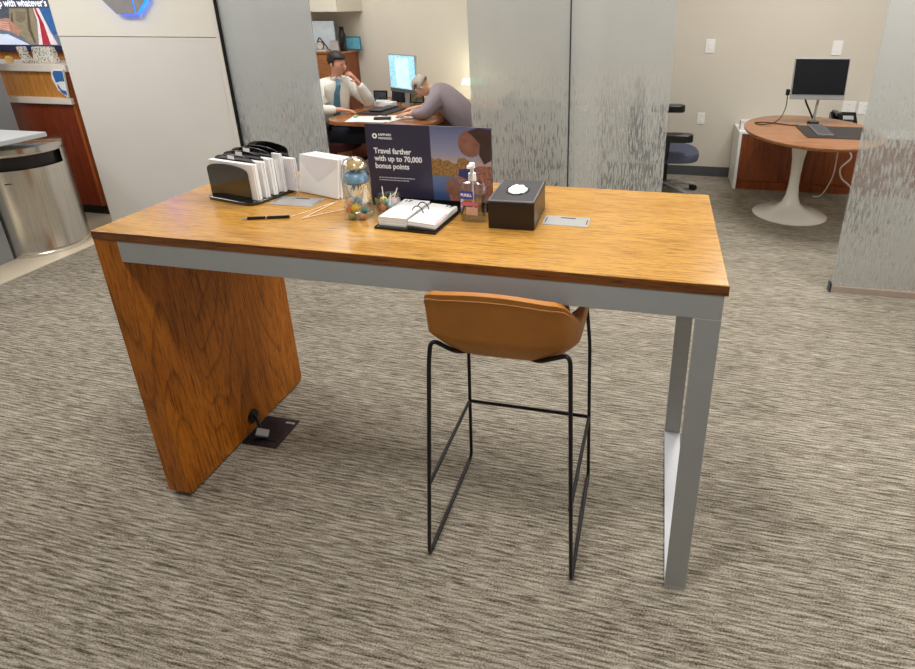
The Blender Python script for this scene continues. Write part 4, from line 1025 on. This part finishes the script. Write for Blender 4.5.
    if tie:
        n0 = g['neck0']; ch = g['chest']; wa = g['waist']
        b = MB(); P_ = []
        dirf = Vector((.62, -.78, 0)).normalized(); sd = Vector((.78, .62, 0))
        for p, wd, off in ((n0-Vector((0, 0, .000)), .018, .076), (n0-Vector((0, 0, .045)), .020, .112), (ch+Vector((0, 0, .02)), .026, .158), ((ch+wa)/2, .032, .170), (wa+Vector((0, 0, .0)), .034, .168)):
            q = p+dirf*off; P_.append([tuple(q-sd*wd), tuple(q+sd*wd), tuple(q+sd*wd+dirf*.010), tuple(q-sd*wd+dirf*.010)])
        b.rings(P_); b.build('tie', mat('blue_patterned_tie', lin(70, 116, 140), .6, 0, .5, 130), t, smooth=False, bev=.002)
        b = MB()
        for s in (-1, 1):
            q = n0+dirf*.055+Vector((0, 0, .01)); b.box(q+sd*.03*s+Vector((0, 0, .0)), (.055, .012, .03), Euler((.3, .5*s, math.atan2(sd.y, sd.x))))
        b.build('collar', shirtm, t, bev=.004)
    return t
man = dict(base=(-1.46, 4.0, 0), pelvis=(-1.48, 4.02, .50), waist=(-1.47, 4.0, .68), chest=(-1.42, 3.97, .89), neck0=(-1.37, 3.95, 1.03), neck1=(-1.36, 3.945, 1.075), head=(-1.325, 3.93, 1.18), face=(.93, -.22, -.22),
    shR=(-1.46, 3.79, .955), elR=(-1.43, 3.66, .775), wrR=(-1.26, 3.75, .775), handR_fwd=(.85, .35, -.1), handR_n=(0, 0, 1), curlR=.45,
    shL=(-1.36, 4.14, .96), elL=(-1.14, 4.17, .775), wrL=(-1.19, 4.03, 1.00), handL_fwd=(-.28, -.55, .75), handL_n=(.9, .1, .35), curlL=1.0,
    hipL=(-1.42, 4.12, .49), knL=(-.98, 4.12, .50), anL=(-.98, 4.10, .09), toeL=(-.86, 4.10, .04), hipR=(-1.42, 3.92, .49), knR=(-.99, 3.86, .50), anR=(-1.02, 3.85, .09), toeR=(-.90, 3.84, .04))
person('person in a white shirt and blue tie seated at the desk, chin on hand', man, M_SKIN, M_SHIRT, M_TROUSER, M_HAIR, 'full', True)
cus = dict(base=(.02, 3.93, 0), pelvis=(.03, 3.93, .52), waist=(-.06, 3.92, .70), chest=(-.20, 3.91, .925), neck0=(-.36, 3.90, .97), neck1=(-.385, 3.90, .965), head=(-.455, 3.89, .985), face=(-.62, -.12, -.76),
    shR=(-.27, 4.07, .91), elR=(-.42, 4.14, .775), wrR=(-.56, 4.00, .775), handR_fwd=(-.9, -.3, -.1), handR_n=(0, 0, 1), curlR=.4,
    shL=(-.27, 3.74, .91), elL=(-.34, 3.62, .785), wrL=(-.50, 3.66, .775), handL_fwd=(-.95, .05, -.08), handL_n=(0, 0, 1), curlL=.5,
    hipL=(-.02, 3.82, .50), knL=(-.40, 3.80, .50), anL=(-.36, 3.80, .09), toeL=(-.48, 3.80, .04), hipR=(-.02, 4.03, .50), knR=(-.40, 4.06, .50), anR=(-.36, 4.06, .09), toeR=(-.48, 4.06, .04))
person('person in a mauve-grey shirt bent forward over the desk, seen from the side', cus, M_SKIN2, M_SHIRT2, M_TROUSER, M_HAIR2, 'short', False, 1.12)
task_chair('dark office chair under the man in the white shirt', (-1.52, 4.0, 0), 0, mat('dark_red_fabric', lin(70, 28, 28), .9))


guest((.12, 3.93, 0), PI/2, (60, 56, 60), 'dark guest chair under the bent-over customer')
